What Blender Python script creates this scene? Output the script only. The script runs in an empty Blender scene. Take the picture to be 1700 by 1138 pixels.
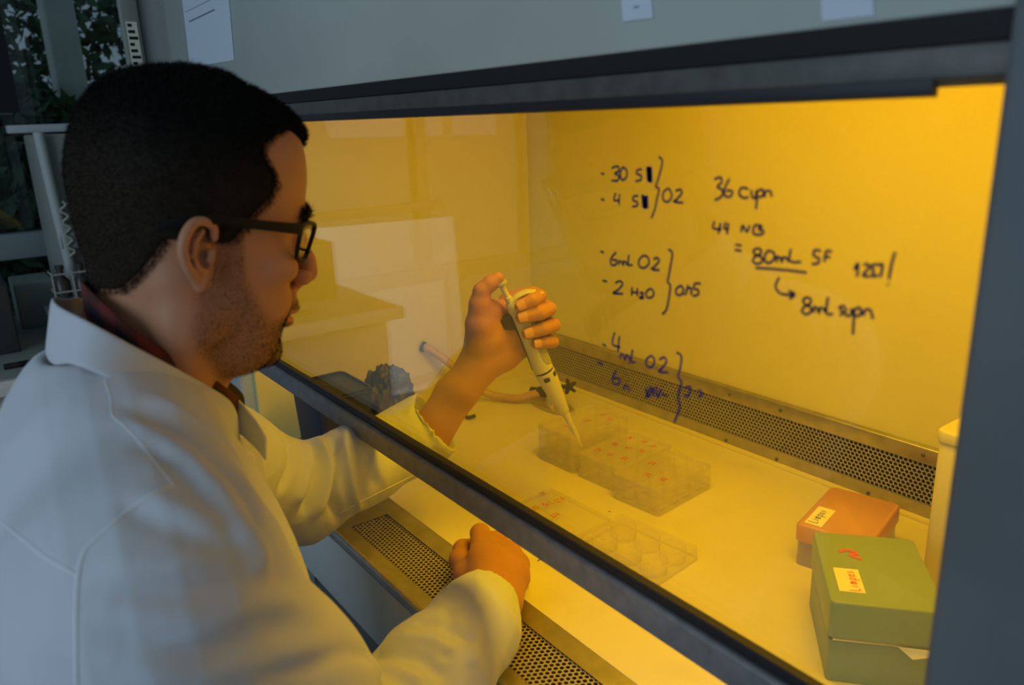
import bpy, bmesh, math, random
import numpy as np
from mathutils import Vector, Matrix
from mathutils.bvhtree import BVHTree
import openvdb
random.seed(7); rng = np.random.default_rng(7)
SC = bpy.context.scene; COL = SC.collection
PI = math.pi

# ------------------------------------------------------------------ camera, world, lights
# rows: world axes (X along the cabinet front, Y into the cabinet, Z up) in camera coordinates
CM = np.array([[0.59777551, -0.20384145, 0.77531484],
               [0.80093733, 0.19301717, -0.56678371],
               [-0.03411506, 0.95978802, 0.27864516]])
CAMP = np.array([0.0, 0.0, 0.55])          # z = 0 is the cabinet's work surface, the floor is at -0.80
FPX = 1297.0
cam = bpy.data.cameras.new('camera'); camo = bpy.data.objects.new('camera', cam); COL.objects.link(camo)
mw = Matrix.Identity(4)
for i in range(3):
    for j in range(3): mw[i][j] = CM[i][j]
    mw[i][3] = CAMP[i]
camo.matrix_world = mw
cam.sensor_fit = 'HORIZONTAL'; cam.sensor_width = 23.6; cam.lens = FPX * 23.6 / 1700
cam.clip_start = 0.02
cam.dof.use_dof = True; cam.dof.focus_distance = 0.98; cam.dof.aperture_fstop = 4.0
SC.camera = camo
SC.cycles.transparent_max_bounces = 32
SC.view_settings.view_transform = 'Standard'; SC.view_settings.look = 'None'
SC.view_settings.exposure = 0.0; SC.view_settings.gamma = 1.0; SC.view_settings.use_curve_mapping = False

wd = bpy.data.worlds.new('world'); SC.world = wd; wd.use_nodes = True
wn = wd.node_tree.nodes; wn['Background'].inputs[0].default_value = (0.50, 0.68, 0.86, 1); wn['Background'].inputs[1].default_value = 0.26

def area(name, loc, aim, sx, sy, power, col):
    l = bpy.data.lights.new(name, 'AREA'); l.shape = 'RECTANGLE'; l.size = sx; l.size_y = sy
    l.energy = power; l.color = col
    o = bpy.data.objects.new(name, l); COL.objects.link(o); o.location = loc
    o.rotation_euler = (Vector(aim) - Vector(loc)).to_track_quat('-Z', 'Y').to_euler()
    return o
area('hood_lamp', (-0.43, 0.62, 0.80), (-0.43, 0.70, 0.0), 0.7, 0.20, 5.5, (1.0, 0.575, 0.0))
area('window_light_back', (0.25, -2.1, 1.0), (-0.6, 0.2, 0.2), 1.9, 1.2, 24.0, (0.62, 0.80, 1.0))
area('sash_reflection_light', (-2.36, -0.46, -0.08), (-0.6, -0.1, 0.1), 0.48, 0.60, 0.40, (0.68, 0.84, 1.0))  # added lamp, there to give the pale reflection in the sash glass

def ray(u, v): return CM @ np.array([u - 850.0, -(v - 569.0), -FPX])
def PX(u, v, x): d = ray(u, v); return CAMP + d * (x - CAMP[0]) / d[0]     # a point of the plane x = const
def PY(u, v, y): d = ray(u, v); return CAMP + d * (y - CAMP[1]) / d[1]
def PZ(u, v, z=0.0): d = ray(u, v); return CAMP + d * (z - CAMP[2]) / d[2]
def PD(u, v, dist): d = ray(u, v); return CAMP + d * dist / np.linalg.norm(d)

# ------------------------------------------------------------------ materials
def mat(name, col, rough=0.5, metal=0.0, noise=None, bump=None, alpha=None, coat=0.0, emit=None, spec=0.5, sss=0.0, sheen=0.0, ior=None):
    m = bpy.data.materials.new(name); m.use_nodes = True
    nt = m.node_tree; b = nt.nodes['Principled BSDF']; N = nt.nodes; L = nt.links
    b.inputs['Base Color'].default_value = (*col, 1); b.inputs['Roughness'].default_value = rough
    b.inputs['Metallic'].default_value = metal; b.inputs['Specular IOR Level'].default_value = spec
    b.inputs['Coat Weight'].default_value = coat
    if sss: b.inputs['Subsurface Weight'].default_value = sss; b.inputs['Subsurface Scale'].default_value = 0.004; b.inputs['Subsurface Radius'].default_value = (1, .35, .2)
    if sheen: b.inputs['Sheen Weight'].default_value = sheen
    if alpha is not None: b.inputs['Alpha'].default_value = alpha
    tc = N.new('ShaderNodeTexCoord')
    if noise:   # (scale, colour2, lo, hi)
        n = N.new('ShaderNodeTexNoise'); n.inputs['Scale'].default_value = noise[0]; n.inputs['Detail'].default_value = 6
        r = N.new('ShaderNodeMapRange'); r.inputs[1].default_value = noise[2]; r.inputs[2].default_value = noise[3]
        mx = N.new('ShaderNodeMix'); mx.data_type = 'RGBA'
        mx.inputs[6].default_value = (*col, 1); mx.inputs[7].default_value = (*noise[1], 1)
        L.new(tc.outputs['Object'], n.inputs['Vector']); L.new(n.outputs[0], r.inputs[0]); L.new(r.outputs[0], mx.inputs[0]); L.new(mx.outputs[2], b.inputs['Base Color'])
    if bump:    # (scale, strength, distance)
        n = N.new('ShaderNodeTexNoise'); n.inputs['Scale'].default_value = bump[0]; n.inputs['Detail'].default_value = 4
        bp = N.new('ShaderNodeBump'); bp.inputs['Strength'].default_value = bump[1]; bp.inputs['Distance'].default_value = bump[2]
        L.new(tc.outputs['Object'], n.inputs['Vector']); L.new(n.outputs[0], bp.inputs['Height']); L.new(bp.outputs[0], b.inputs['Normal'])
    if emit: b.inputs['Emission Color'].default_value = (*emit[0], 1); b.inputs['Emission Strength'].default_value = emit[1]
    return m
def clear_mat(name, tint, refl_rough=0.02, haze=0.0, haze_col=(1, 1, 1), ior=1.5):
    m = bpy.data.materials.new(name); m.use_nodes = True; nt = m.node_tree; N = nt.nodes; L = nt.links
    N.remove(N['Principled BSDF']); out = N['Material Output']
    t = N.new('ShaderNodeBsdfTransparent'); t.inputs[0].default_value = (*tint, 1)
    g = N.new('ShaderNodeBsdfGlossy'); g.inputs['Roughness'].default_value = refl_rough
    fr = N.new('ShaderNodeFresnel'); ge = N.new('ShaderNodeNewGeometry'); io = N.new('ShaderNodeMapRange'); io.inputs[3].default_value = ior; io.inputs[4].default_value = 1 / ior   # same reflectance from both sides of a pane
    L.new(ge.outputs['Backfacing'], io.inputs[0]); L.new(io.outputs[0], fr.inputs[0])
    mx = N.new('ShaderNodeMixShader'); L.new(fr.outputs[0], mx.inputs[0]); L.new(t.outputs[0], mx.inputs[1]); L.new(g.outputs[0], mx.inputs[2])
    last = mx
    if haze:
        d = N.new('ShaderNodeBsdfDiffuse'); d.inputs[0].default_value = (*haze_col, 1)
        m2 = N.new('ShaderNodeMixShader'); m2.inputs[0].default_value = haze
        L.new(mx.outputs[0], m2.inputs[1]); L.new(d.outputs[0], m2.inputs[2]); last = m2
    L.new(last.outputs[0], out.inputs[0])
    return m
M = {}
M['hood_lamplit'] = mat('lamplit_yellow_enamel', (.76, .68, .24), .35, noise=(6, (.73, .64, .20), .45, .75))  # white enamel with the lamp's yellow light put into its colour
M['hood_grey'] = mat('hood_grey_paint', (.47, .53, .49), .30, noise=(5, (.43, .48, .44), .4, .7), bump=(300, .05, .001))
M['surface'] = mat('worn_lamplit_enamel', (.80, .74, .52), .38, noise=(14, (.72, .65, .42), .55, .85), bump=(220, .04, .001))  # white work surface, likewise tinted with the lamp's yellow light
M['steel'] = mat('brushed_steel', (.50, .47, .43), .38, metal=.85, noise=(40, (.40, .37, .33), .4, .7))
M['steel_dark'] = mat('dull_dark_steel', (.10, .097, .088), .45, metal=.2, noise=(60, (.07, .068, .062), .4, .7), bump=(400, .12, .001))
M['bar'] = mat('grey_anodised_bar', (.26, .25, .26), .45, metal=.3, noise=(70, (.19, .185, .19), .35, .7), bump=(500, .15, .001))
M['perf'] = mat('perforated_steel', (.50, .45, .38), .40, metal=.45)
M['black'] = mat('matt_black', (.008, .008, .010), .7)
M['rubber'] = mat('black_rubber', (.012, .013, .018), .5)
M['glass'] = clear_mat('sash_glass', (.985, .97, .74), .0, haze=0.005, ior=1.62)
M['winglass'] = clear_mat('window_glass', (.8, .85, .85), .0)
M['plastic_clear'] = clear_mat('clear_polystyrene', (.993, .992, .99), .05, haze=.10, haze_col=(.98, .88, .80), ior=1.5)
M['base_clear'] = clear_mat('frosted_clear_plastic', (.93, .88, .85), .15, haze=.28, haze_col=(.9, .78, .72), ior=1.45)
M['ink_orange'] = mat('orange_marker', (.85, .12, .03), .6)
M['ink_blue'] = mat('blue_marker', (.012, .010, .11), .6)
M['ink_dark'] = mat('dark_marker', (.035, .02, .06), .6)
M['ink_brown'] = mat('brown_stain', (.18, .07, .02), .7)
M['paper'] = mat('paper', (.62, .70, .80), .8)
M['label'] = mat('label_paper', (.88, .86, .70), .8)
M['print'] = mat('print_grey', (.16, .19, .24), .8)
M['pink'] = mat('orange_pink_plastic', (.66, .34, .14), .32, sss=.0)
M['green'] = mat('green_plastic', (.29, .39, .27), .38, noise=(5, (.26, .35, .24), .45, .7))
M['green_base'] = mat('dull_green_plastic', (.26, .33, .23), .4)
M['cream'] = mat('cream_plastic', (.78, .70, .52), .5)
M['hose'] = mat('amber_rubber_hose', (.58, .36, .20), .42, noise=(30, (.48, .28, .15), .4, .7))
M['brass'] = mat('pale_metal_valve', (.55, .48, .36), .35, metal=.6)
M['binblue'] = mat('dark_blue_plastic', (.018, .024, .050), .5)
M['bag'] = mat('crumpled_grey_bag', (.060, .050, .036), .42, noise=(22, (.12, .10, .07), .4, .7), bump=(60, .5, .004))
M['pip_white'] = mat('pipette_ivory', (.66, .64, .60), .35)
M['pip_grey'] = mat('pipette_grey', (.42, .41, .38), .4)
M['pip_dark'] = mat('pipette_charcoal', (.03, .032, .035), .4)
M['tip_clear'] = mat('pipette_tip_plastic', (.80, .78, .66), .3, alpha=.6)
M['coat'] = mat('white_cotton', (.63, .66, .70), .85, bump=(900, .10, .0006), sheen=.15, noise=(9, (.58, .60, .64), .45, .75))
M['seam'] = mat('white_cotton_seam', (.74, .77, .80), .85)
M['trouser'] = mat('dark_trousers', (.010, .012, .017), .85)
M['shoe'] = mat('dark_shoe', (.015, .012, .01), .5)
M['hair'] = mat('dark_hair', (.006, .0048, .004), .75, spec=.12)
_nt = M['hair'].node_tree; _at = _nt.nodes.new('ShaderNodeAttribute'); _at.attribute_name = 'fade'; _mx = _nt.nodes.new('ShaderNodeMix'); _mx.data_type = 'RGBA'
_mx.inputs[6].default_value = (.006, .0048, .004, 1); _mx.inputs[7].default_value = (.030, .021, .014, 1); _nt.links.new(_at.outputs['Fac'], _mx.inputs[0]); _nt.links.new(_mx.outputs[2], _nt.nodes['Principled BSDF'].inputs['Base Color'])
M['frame'] = mat('matt_black_frame', (.005, .0045, .0045), .55, spec=.25)
M['lens'] = clear_mat('spectacle_lens', (.97, .97, .96), .0, ior=1.3)
M['nail'] = mat('fingernail', (.64, .33, .20), .3)
M['eye'] = mat('eyeball', (.75, .70, .66), .2)
M['wall'] = mat('room_wall', (.50, .53, .52), .8)
M['ceil'] = mat('room_ceiling', (.62, .64, .62), .9)
M['floor'] = mat('room_floor', (.34, .36, .36), .5, noise=(4, (.28, .30, .30), .4, .7))
M['winframe'] = mat('grey_window_frame', (.26, .31, .31), .5)
M['leaf'] = mat('dark_leaf', (.045, .095, .045), .6, noise=(3, (.09, .15, .07), .4, .7))
M['trunk'] = mat('trunk', (.05, .04, .03), .9)
M['concrete'] = mat('pale_concrete', (.62, .65, .60), .9, noise=(4, (.50, .53, .48), .4, .7))
M['darkbox'] = mat('dark_equipment', (.035, .042, .045), .5)
M['beige'] = mat('grey_beige_panel', (.30, .32, .29), .5)
M['cable'] = mat('pale_cable', (.42, .40, .34), .6)
M['bottle'] = mat('brown_bottle', (.06, .055, .045), .25)
M['lampgrey'] = mat('lamp_housing', (.6, .6, .58), .5)

def skin_mat():
    m = bpy.data.materials.new('skin'); m.use_nodes = True; nt = m.node_tree; b = nt.nodes['Principled BSDF']; N = nt.nodes; L = nt.links
    b.inputs['Roughness'].default_value = .52; b.inputs['Specular IOR Level'].default_value = .35
    b.inputs['Subsurface Weight'].default_value = .12; b.inputs['Subsurface Scale'].default_value = .005; b.inputs['Subsurface Radius'].default_value = (1, .35, .2)
    tc = N.new('ShaderNodeTexCoord'); n = N.new('ShaderNodeTexNoise'); n.inputs['Scale'].default_value = 45; n.inputs['Detail'].default_value = 6
    L.new(tc.outputs['Object'], n.inputs['Vector'])
    mx = N.new('ShaderNodeMix'); mx.data_type = 'RGBA'; mx.inputs[6].default_value = (.56, .27, .145, 1); mx.inputs[7].default_value = (.47, .205, .11, 1)
    L.new(n.outputs[0], mx.inputs[0])
    at = N.new('ShaderNodeAttribute'); at.attribute_name = 'stubble'
    n2 = N.new('ShaderNodeTexNoise'); n2.inputs['Scale'].default_value = 900; n2.inputs['Detail'].default_value = 2
    L.new(tc.outputs['Object'], n2.inputs['Vector'])
    r = N.new('ShaderNodeMapRange'); r.inputs[1].default_value = .35; r.inputs[2].default_value = .65; r.inputs[3].default_value = .55; r.inputs[4].default_value = 1.0
    L.new(n2.outputs[0], r.inputs[0])
    mu = N.new('ShaderNodeMath'); mu.operation = 'MULTIPLY'; L.new(at.outputs['Fac'], mu.inputs[0]); L.new(r.outputs[0], mu.inputs[1])
    m2 = N.new('ShaderNodeMix'); m2.data_type = 'RGBA'; m2.inputs[7].default_value = (.055, .038, .028, 1)
    L.new(mx.outputs[2], m2.inputs[6]); L.new(mu.outputs[0], m2.inputs[0])
    at2 = N.new('ShaderNodeAttribute'); at2.attribute_name = 'lips'
    m3 = N.new('ShaderNodeMix'); m3.data_type = 'RGBA'; m3.inputs[7].default_value = (.50, .16, .12, 1)
    L.new(m2.outputs[2], m3.inputs[6]); L.new(at2.outputs['Fac'], m3.inputs[0])
    L.new(m3.outputs[2], b.inputs['Base Color'])
    bp = N.new('ShaderNodeBump'); bp.inputs['Strength'].default_value = .18; bp.inputs['Distance'].default_value = .0008
    n3 = N.new('ShaderNodeTexNoise'); n3.inputs['Scale'].default_value = 260; n3.inputs['Detail'].default_value = 5; L.new(tc.outputs['Object'], n3.inputs['Vector'])
    L.new(n3.outputs[0], bp.inputs['Height']); L.new(bp.outputs[0], b.inputs['Normal'])
    return m
M['skin'] = skin_mat()
def plaid_mat():
    m = bpy.data.materials.new('dark_plaid_cotton'); m.use_nodes = True; nt = m.node_tree; b = nt.nodes['Principled BSDF']; N = nt.nodes; L = nt.links
    b.inputs['Roughness'].default_value = .9
    tc = N.new('ShaderNodeTexCoord'); sp = N.new('ShaderNodeSeparateXYZ'); L.new(tc.outputs['UV'], sp.inputs[0])
    def band(o, fr):
        a = N.new('ShaderNodeMath'); a.operation = 'MULTIPLY'; a.inputs[1].default_value = fr; L.new(o, a.inputs[0])
        f_ = N.new('ShaderNodeMath'); f_.operation = 'FRACT'; L.new(a.outputs[0], f_.inputs[0])
        c = N.new('ShaderNodeMath'); c.operation = 'GREATER_THAN'; c.inputs[1].default_value = .55; L.new(f_.outputs[0], c.inputs[0]); return c
    c1 = band(sp.outputs[0], 9.0); c2 = band(sp.outputs[1], 2.0)
    ad = N.new('ShaderNodeMath'); ad.operation = 'ADD'; L.new(c1.outputs[0], ad.inputs[0]); L.new(c2.outputs[0], ad.inputs[1])
    hf = N.new('ShaderNodeMath'); hf.operation = 'MULTIPLY'; hf.inputs[1].default_value = .5; L.new(ad.outputs[0], hf.inputs[0])
    mx = N.new('ShaderNodeMix'); mx.data_type = 'RGBA'; mx.inputs[6].default_value = (.010, .010, .014, 1); mx.inputs[7].default_value = (.13, .018, .012, 1)
    L.new(hf.outputs[0], mx.inputs[0]); L.new(mx.outputs[2], b.inputs['Base Color'])
    return m
M['plaid'] = plaid_mat()

# ------------------------------------------------------------------ helpers
def parent(o, p):
    o.parent = p
    if p is not None: o.matrix_parent_inverse = Matrix.Identity(4)
def link(name, me, m, par=None, smooth=True, origin=None):
    if smooth:
        me.polygons.foreach_set('use_smooth', [True] * len(me.polygons))
    if m is not None: me.materials.append(m)
    o = bpy.data.objects.new(name, me); COL.objects.link(o)
    if par is not None: o.parent = par
    return o
def tag(o, label, cat, group=None, kind=None):
    if label: o['label'] = label
    if cat: o['category'] = cat
    if group: o['group'] = group
    if kind: o['kind'] = kind
    return o
def struct(o): o['kind'] = 'structure'; return o
def empty(name, loc, rz=0.0):
    o = bpy.data.objects.new(name, None); COL.objects.link(o); o.location = loc; o.rotation_euler = (0, 0, rz); o.empty_display_size = .02
    return o
class MB:
    """collects shapes in one mesh; coordinates relative to the origin it is given"""
    def __init__(s, org=(0, 0, 0), rz=0.0):
        s.v = []; s.f = []; s.org = np.array(org, float); s.c = math.cos(-rz); s.s = math.sin(-rz)
    def add(s, vs, fs):
        k = len(s.v)
        for p in vs:
            q = np.array(p, float) - s.org
            s.v.append((q[0] * s.c - q[1] * s.s, q[0] * s.s + q[1] * s.c, q[2]))
        s.f += [tuple(i + k for i in f) for f in fs]; return s
    def box(s, a, b):
        x0, y0, z0 = a; x1, y1, z1 = b
        return s.add([(x0, y0, z0), (x1, y0, z0), (x1, y1, z0), (x0, y1, z0), (x0, y0, z1), (x1, y0, z1), (x1, y1, z1), (x0, y1, z1)],
                     [(0, 3, 2, 1), (4, 5, 6, 7), (0, 1, 5, 4), (1, 2, 6, 5), (2, 3, 7, 6), (3, 0, 4, 7)])
    def prism_x(s, prof, x0, x1):       # prof: (y,z) loop
        n = len(prof); vs = [(x0, y, z) for y, z in prof] + [(x1, y, z) for y, z in prof]
        fs = [(i, (i + 1) % n, n + (i + 1) % n, n + i) for i in range(n)] + [tuple(range(n))[::-1], tuple(range(n, 2 * n))]
        return s.add(vs, fs)
    def prism_z(s, prof, z0, z1):
        n = len(prof); vs = [(x, y, z0) for x, y in prof] + [(x, y, z1) for x, y in prof]
        fs = [(i, (i + 1) % n, n + (i + 1) % n, n + i) for i in range(n)] + [tuple(range(n))[::-1], tuple(range(n, 2 * n))]
        return s.add(vs, fs)
    def tube(s, pts, rad, n=10, caps=True):
        pts = [np.array(p, float) for p in pts]; m_ = len(pts)
        rad = rad if hasattr(rad, '__len__') else [rad] * m_
        vs = []; prev = None
        for i, p in enumerate(pts):
            t = pts[min(i + 1, m_ - 1)] - pts[max(i - 1, 0)]; t = t / (np.linalg.norm(t) + 1e-12)
            if prev is None:
                a = np.array([0, 0, 1.]) if abs(t[2]) < .9 else np.array([1., 0, 0]); u = np.cross(t, a)
            else: u = prev - t * np.dot(prev, t)
            u /= np.linalg.norm(u); prev = u; w = np.cross(t, u)
            for k in range(n):
                an = 2 * PI * k / n; vs.append(p + (u * math.cos(an) + w * math.sin(an)) * rad[i])
        fs = []
        for i in range(m_ - 1):
            for k in range(n):
                a = i * n + k; b_ = i * n + (k + 1) % n; fs.append((a, b_, b_ + n, a + n))
        if caps: fs += [tuple(range(n))[::-1], tuple(range((m_ - 1) * n, m_ * n))]
        return s.add(vs, fs)
    def lathe(s, prof, c, axis=(0, 0, 1), n=24, caps=True):   # prof: (r, h)
        ax = np.array(axis, float); ax /= np.linalg.norm(ax); c = np.array(c, float)
        a = np.array([0, 0, 1.]) if abs(ax[2]) < .9 else np.array([1., 0, 0]); u = np.cross(ax, a); u /= np.linalg.norm(u); w = np.cross(ax, u)
        vs = [c + ax * h + (u * math.cos(2 * PI * k / n) + w * math.sin(2 * PI * k / n)) * r for r, h in prof for k in range(n)]
        fs = [(i * n + k, i * n + (k + 1) % n, (i + 1) * n + (k + 1) % n, (i + 1) * n + k) for i in range(len(prof) - 1) for k in range(n)]
        if caps: fs += [tuple(range(n))[::-1], tuple(range((len(prof) - 1) * n, len(prof) * n))]
        return s.add(vs, fs)
    def build(s, name, m, par=None, smooth=False, bevel=0.0, seg=2):
        me = bpy.data.meshes.new(name); me.from_pydata([tuple(p) for p in s.v], [], s.f); me.validate()
        bm = bmesh.new(); bm.from_mesh(me); bmesh.ops.recalc_face_normals(bm, faces=bm.faces)
        if bevel:
            ed = [e for e in bm.edges if len(e.link_faces) == 2 and e.calc_face_angle(0) > .5]
            bmesh.ops.bevel(bm, geom=ed, offset=bevel, segments=seg, affect='EDGES', profile=.5, clamp_overlap=True)
        bm.to_mesh(me); bm.free()
        o = link(name, me, m, par, smooth or bevel > 0)
        if bevel or smooth:
            try: me.set_sharp_from_angle(angle=math.radians(50 if smooth else 60))
            except Exception: pass
        return o
def catmull(pts, n=8):
    pts = [np.array(p, float) for p in pts]; out = []
    for i in range(len(pts) - 1):
        p0 = pts[max(i - 1, 0)]; p1 = pts[i]; p2 = pts[i + 1]; p3 = pts[min(i + 2, len(pts) - 1)]
        for k in range(n):
            t = k / n
            out.append(.5 * ((2 * p1) + (-p0 + p2) * t + (2 * p0 - 5 * p1 + 4 * p2 - p3) * t * t + (-p0 + 3 * p1 - 3 * p2 + p3) * t ** 3))
    out.append(pts[-1]); return out
def ribbon(mb, pts, w, nrm, th=.0003):
    """a flat stroke of width w along pts, lying in the plane with normal nrm"""
    pts = [np.array(p, float) for p in pts]; nrm = np.array(nrm, float); L_ = []; R_ = []
    for i, p in enumerate(pts):
        t = pts[min(i + 1, len(pts) - 1)] - pts[max(i - 1, 0)]; t = t / (np.linalg.norm(t) + 1e-12)
        s_ = np.cross(nrm, t) * w / 2; L_.append(p + s_ + nrm * th); R_.append(p - s_ + nrm * th)
    n = len(pts); mb.add(L_ + R_, [(i, i + 1, n + i + 1, n + i) for i in range(n - 1)])

# signed distance fields on a grid -> closed meshes
class Field:
    def __init__(s, lo, hi, vox):
        s.lo = np.array(lo, float); s.vox = vox; s.n = (np.ceil((np.array(hi) - s.lo) / vox).astype(int) + 1)
        s.ax = [s.lo[i] + np.arange(s.n[i]) * vox for i in range(3)]; s.D = np.full(s.n, 1e3 * vox, np.float32)
    def blk(s, lo, hi):
        a = [max(0, int((lo[i] - s.lo[i]) / s.vox)) for i in range(3)]
        b = [min(s.n[i], int((hi[i] - s.lo[i]) / s.vox) + 2) for i in range(3)]
        if any(b[i] <= a[i] for i in range(3)): return None, None
        sl = tuple(slice(a[i], b[i]) for i in range(3))
        g = np.meshgrid(*[s.ax[i][sl[i]].astype(np.float32) for i in range(3)], indexing='ij', sparse=True)
        return sl, g
    def comb(s, sl, d, k, op):
        A = s.D[sl]
        if op == 'u':
            if k > 0: h = np.maximum(k - np.abs(A - d), 0) / k; s.D[sl] = np.minimum(A, d) - h * h * k * .25
            else: s.D[sl] = np.minimum(A, d)
        else:
            d = -d
            if k > 0: h = np.maximum(k - np.abs(A - d), 0) / k; s.D[sl] = np.maximum(A, d) + h * h * k * .25
            else: s.D[sl] = np.maximum(A, d)
    def cap(s, a, b, ra, rb, k=0.0, op='u'):
        a = np.array(a, float); b = np.array(b, float); m_ = max(ra, rb) + max(k, 4 * s.vox) + 3 * s.vox
        sl, g = s.blk(np.minimum(a, b) - m_, np.maximum(a, b) + m_)
        if sl is None: return
        ab = b - a; L2 = float(ab @ ab) + 1e-12
        t = ((g[0] - a[0]) * ab[0] + (g[1] - a[1]) * ab[1] + (g[2] - a[2]) * ab[2]) / L2; t = np.clip(t, 0, 1)
        d = np.sqrt((g[0] - a[0] - t * ab[0]) ** 2 + (g[1] - a[1] - t * ab[1]) ** 2 + (g[2] - a[2] - t * ab[2]) ** 2) - (ra + (rb - ra) * t)
        s.comb(sl, d.astype(np.float32), k, op)
    def chain(s, pts, rad, k=0.0, op='u'):
        for i in range(len(pts) - 1): s.cap(pts[i], pts[i + 1], rad[i], rad[i + 1], k, op)
    def ell(s, c, r, k=0.0, op='u', rot=None):
        c = np.array(c, float); r = np.array(r, float); m_ = max(r) + max(k, 4 * s.vox) + 3 * s.vox
        sl, g = s.blk(c - m_, c + m_)
        if sl is None: return
        x, y, z = g[0] - c[0], g[1] - c[1], g[2] - c[2]
        if rot is not None:
            R_ = np.array(rot, float)      # rows = ellipsoid axes
            x, y, z = (R_[0, 0] * x + R_[0, 1] * y + R_[0, 2] * z), (R_[1, 0] * x + R_[1, 1] * y + R_[1, 2] * z), (R_[2, 0] * x + R_[2, 1] * y + R_[2, 2] * z)
        k0 = np.sqrt((x / r[0]) ** 2 + (y / r[1]) ** 2 + (z / r[2]) ** 2) + 1e-9
        k1 = np.sqrt((x / r[0] ** 2) ** 2 + (y / r[1] ** 2) ** 2 + (z / r[2] ** 2) ** 2) + 1e-9
        s.comb(sl, (k0 * (k0 - 1) / k1).astype(np.float32), k, op)
    def blur(s, n=1):
        for _ in range(n):
            for ax in range(3):
                D = s.D; P_ = np.concatenate([np.take(D, [0], ax), D, np.take(D, [-1], ax)], ax)
                i0 = [slice(None)] * 3; i1 = list(i0); i2 = list(i0); i0[ax] = slice(0, -2); i1[ax] = slice(1, -1); i2[ax] = slice(2, None)
                s.D = (P_[tuple(i0)] * .25 + P_[tuple(i1)] * .5 + P_[tuple(i2)] * .25).astype(np.float32)
    def mesh(s):
        D = np.clip(s.D, -3 * s.vox, 3 * s.vox) / s.vox
        g = openvdb.FloatGrid(3.0); g.copyFromArray(np.ascontiguousarray(D))
        p, q = g.convertToQuads(isovalue=0.0)
        return np.array(p, float) * s.vox + s.lo, np.array(q, int)
def np_mesh(name, V, Q):
    me = bpy.data.meshes.new(name); nv = len(V); nq = len(Q)
    me.vertices.add(nv); me.vertices.foreach_set('co', np.asarray(V, np.float32).ravel())
    me.loops.add(nq * 4); me.loops.foreach_set('vertex_index', np.asarray(Q, np.int32).ravel())
    me.polygons.add(nq); me.polygons.foreach_set('loop_start', np.arange(nq, dtype=np.int32) * 4); me.polygons.foreach_set('loop_total', np.full(nq, 4, np.int32))
    me.update(calc_edges=True); me.validate(); return me
def vnormals(V, Q):
    n = np.cross(V[Q[:, 2]] - V[Q[:, 0]], V[Q[:, 3]] - V[Q[:, 1]]); N_ = np.zeros_like(V)
    for i in range(4): np.add.at(N_, Q[:, i], n)
    return N_ / (np.linalg.norm(N_, axis=1)[:, None] + 1e-12)
def seg_dist(V, pts):
    best = np.full(len(V), 1e9)
    for a, b in zip(pts[:-1], pts[1:]):
        a = np.array(a); b = np.array(b); ab = b - a; t = np.clip(((V - a) @ ab) / (ab @ ab + 1e-12), 0, 1)
        best = np.minimum(best, np.linalg.norm(V - a - t[:, None] * ab, axis=1))
    return best
def strands(P_, D_, L_, W_, bend=None):
    """thin two-segment triangular hairs rooted at P_, direction D_, length L_, width W_"""
    n = len(P_); side = np.cross(D_, rng.normal(size=(n, 3))); side /= np.linalg.norm(side, axis=1)[:, None] + 1e-9
    D2 = D_ if bend is None else (D_ + bend); D2 = D2 / (np.linalg.norm(D2, axis=1)[:, None] + 1e-9)
    L_ = np.broadcast_to(L_, n)[:, None]; W_ = np.broadcast_to(W_, n)[:, None]
    a = P_ - side * W_ / 2; b = P_ + side * W_ / 2; m1 = P_ + D_ * L_ * .5 - side * W_ * .38; m2 = P_ + D_ * L_ * .5 + side * W_ * .38
    t = P_ + D_ * L_ * .5 + D2 * L_ * .5
    V = np.stack([a, b, m2, m1, t - side * W_ * .08, t + side * W_ * .08], 1).reshape(-1, 3)
    i = np.arange(n)[:, None] * 6
    Q = np.concatenate([i + np.array([0, 1, 2, 3]), i + np.array([3, 2, 5, 4])], 0)
    return V, Q

# ------------------------------------------------------------------ the room
XW, YB, YF = -2.4, -2.3, 1.75
r_ = MB().box((XW - .2, YB - .1, -.86), (1.6, YF, -.80)).build('floor', M['floor']); struct(r_)
struct(MB().box((XW - .2, YB - .1, 1.85), (1.6, YF, 1.93)).build('ceiling', M['ceil']))
struct(MB().box((1.5, YB, -.80), (1.6, YF, 1.85)).build('wall_right', M['wall']))
struct(MB().box((XW - .1, YF - .1, -.80), (1.5, YF, 1.85)).build('wall_front', M['wall']))
# wall behind the camera with a wide window
wb = MB(); wb.box((XW, YB, -.80), (1.5, YB + .1, .35)).box((XW, YB, 1.65), (1.5, YB + .1, 1.85)).box((XW, YB, .35), (-.75, YB + .1, 1.65)).box((1.25, YB, .35), (1.5, YB + .1, 1.65))
struct(wb.build('wall_back', M['wall']))
w2 = MB()
for x in (-.75, -.1, .56, 1.21): w2.box((x, YB + .02, .35), (x + .04, YB + .07, 1.65))
w2.box((-.75, YB + .02, .35), (1.25, YB + .07, .39)).box((-.75, YB + .02, 1.61), (1.25, YB + .07, 1.65))
wf = struct(w2.build('window_2', M['winframe'], bevel=.003))
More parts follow.
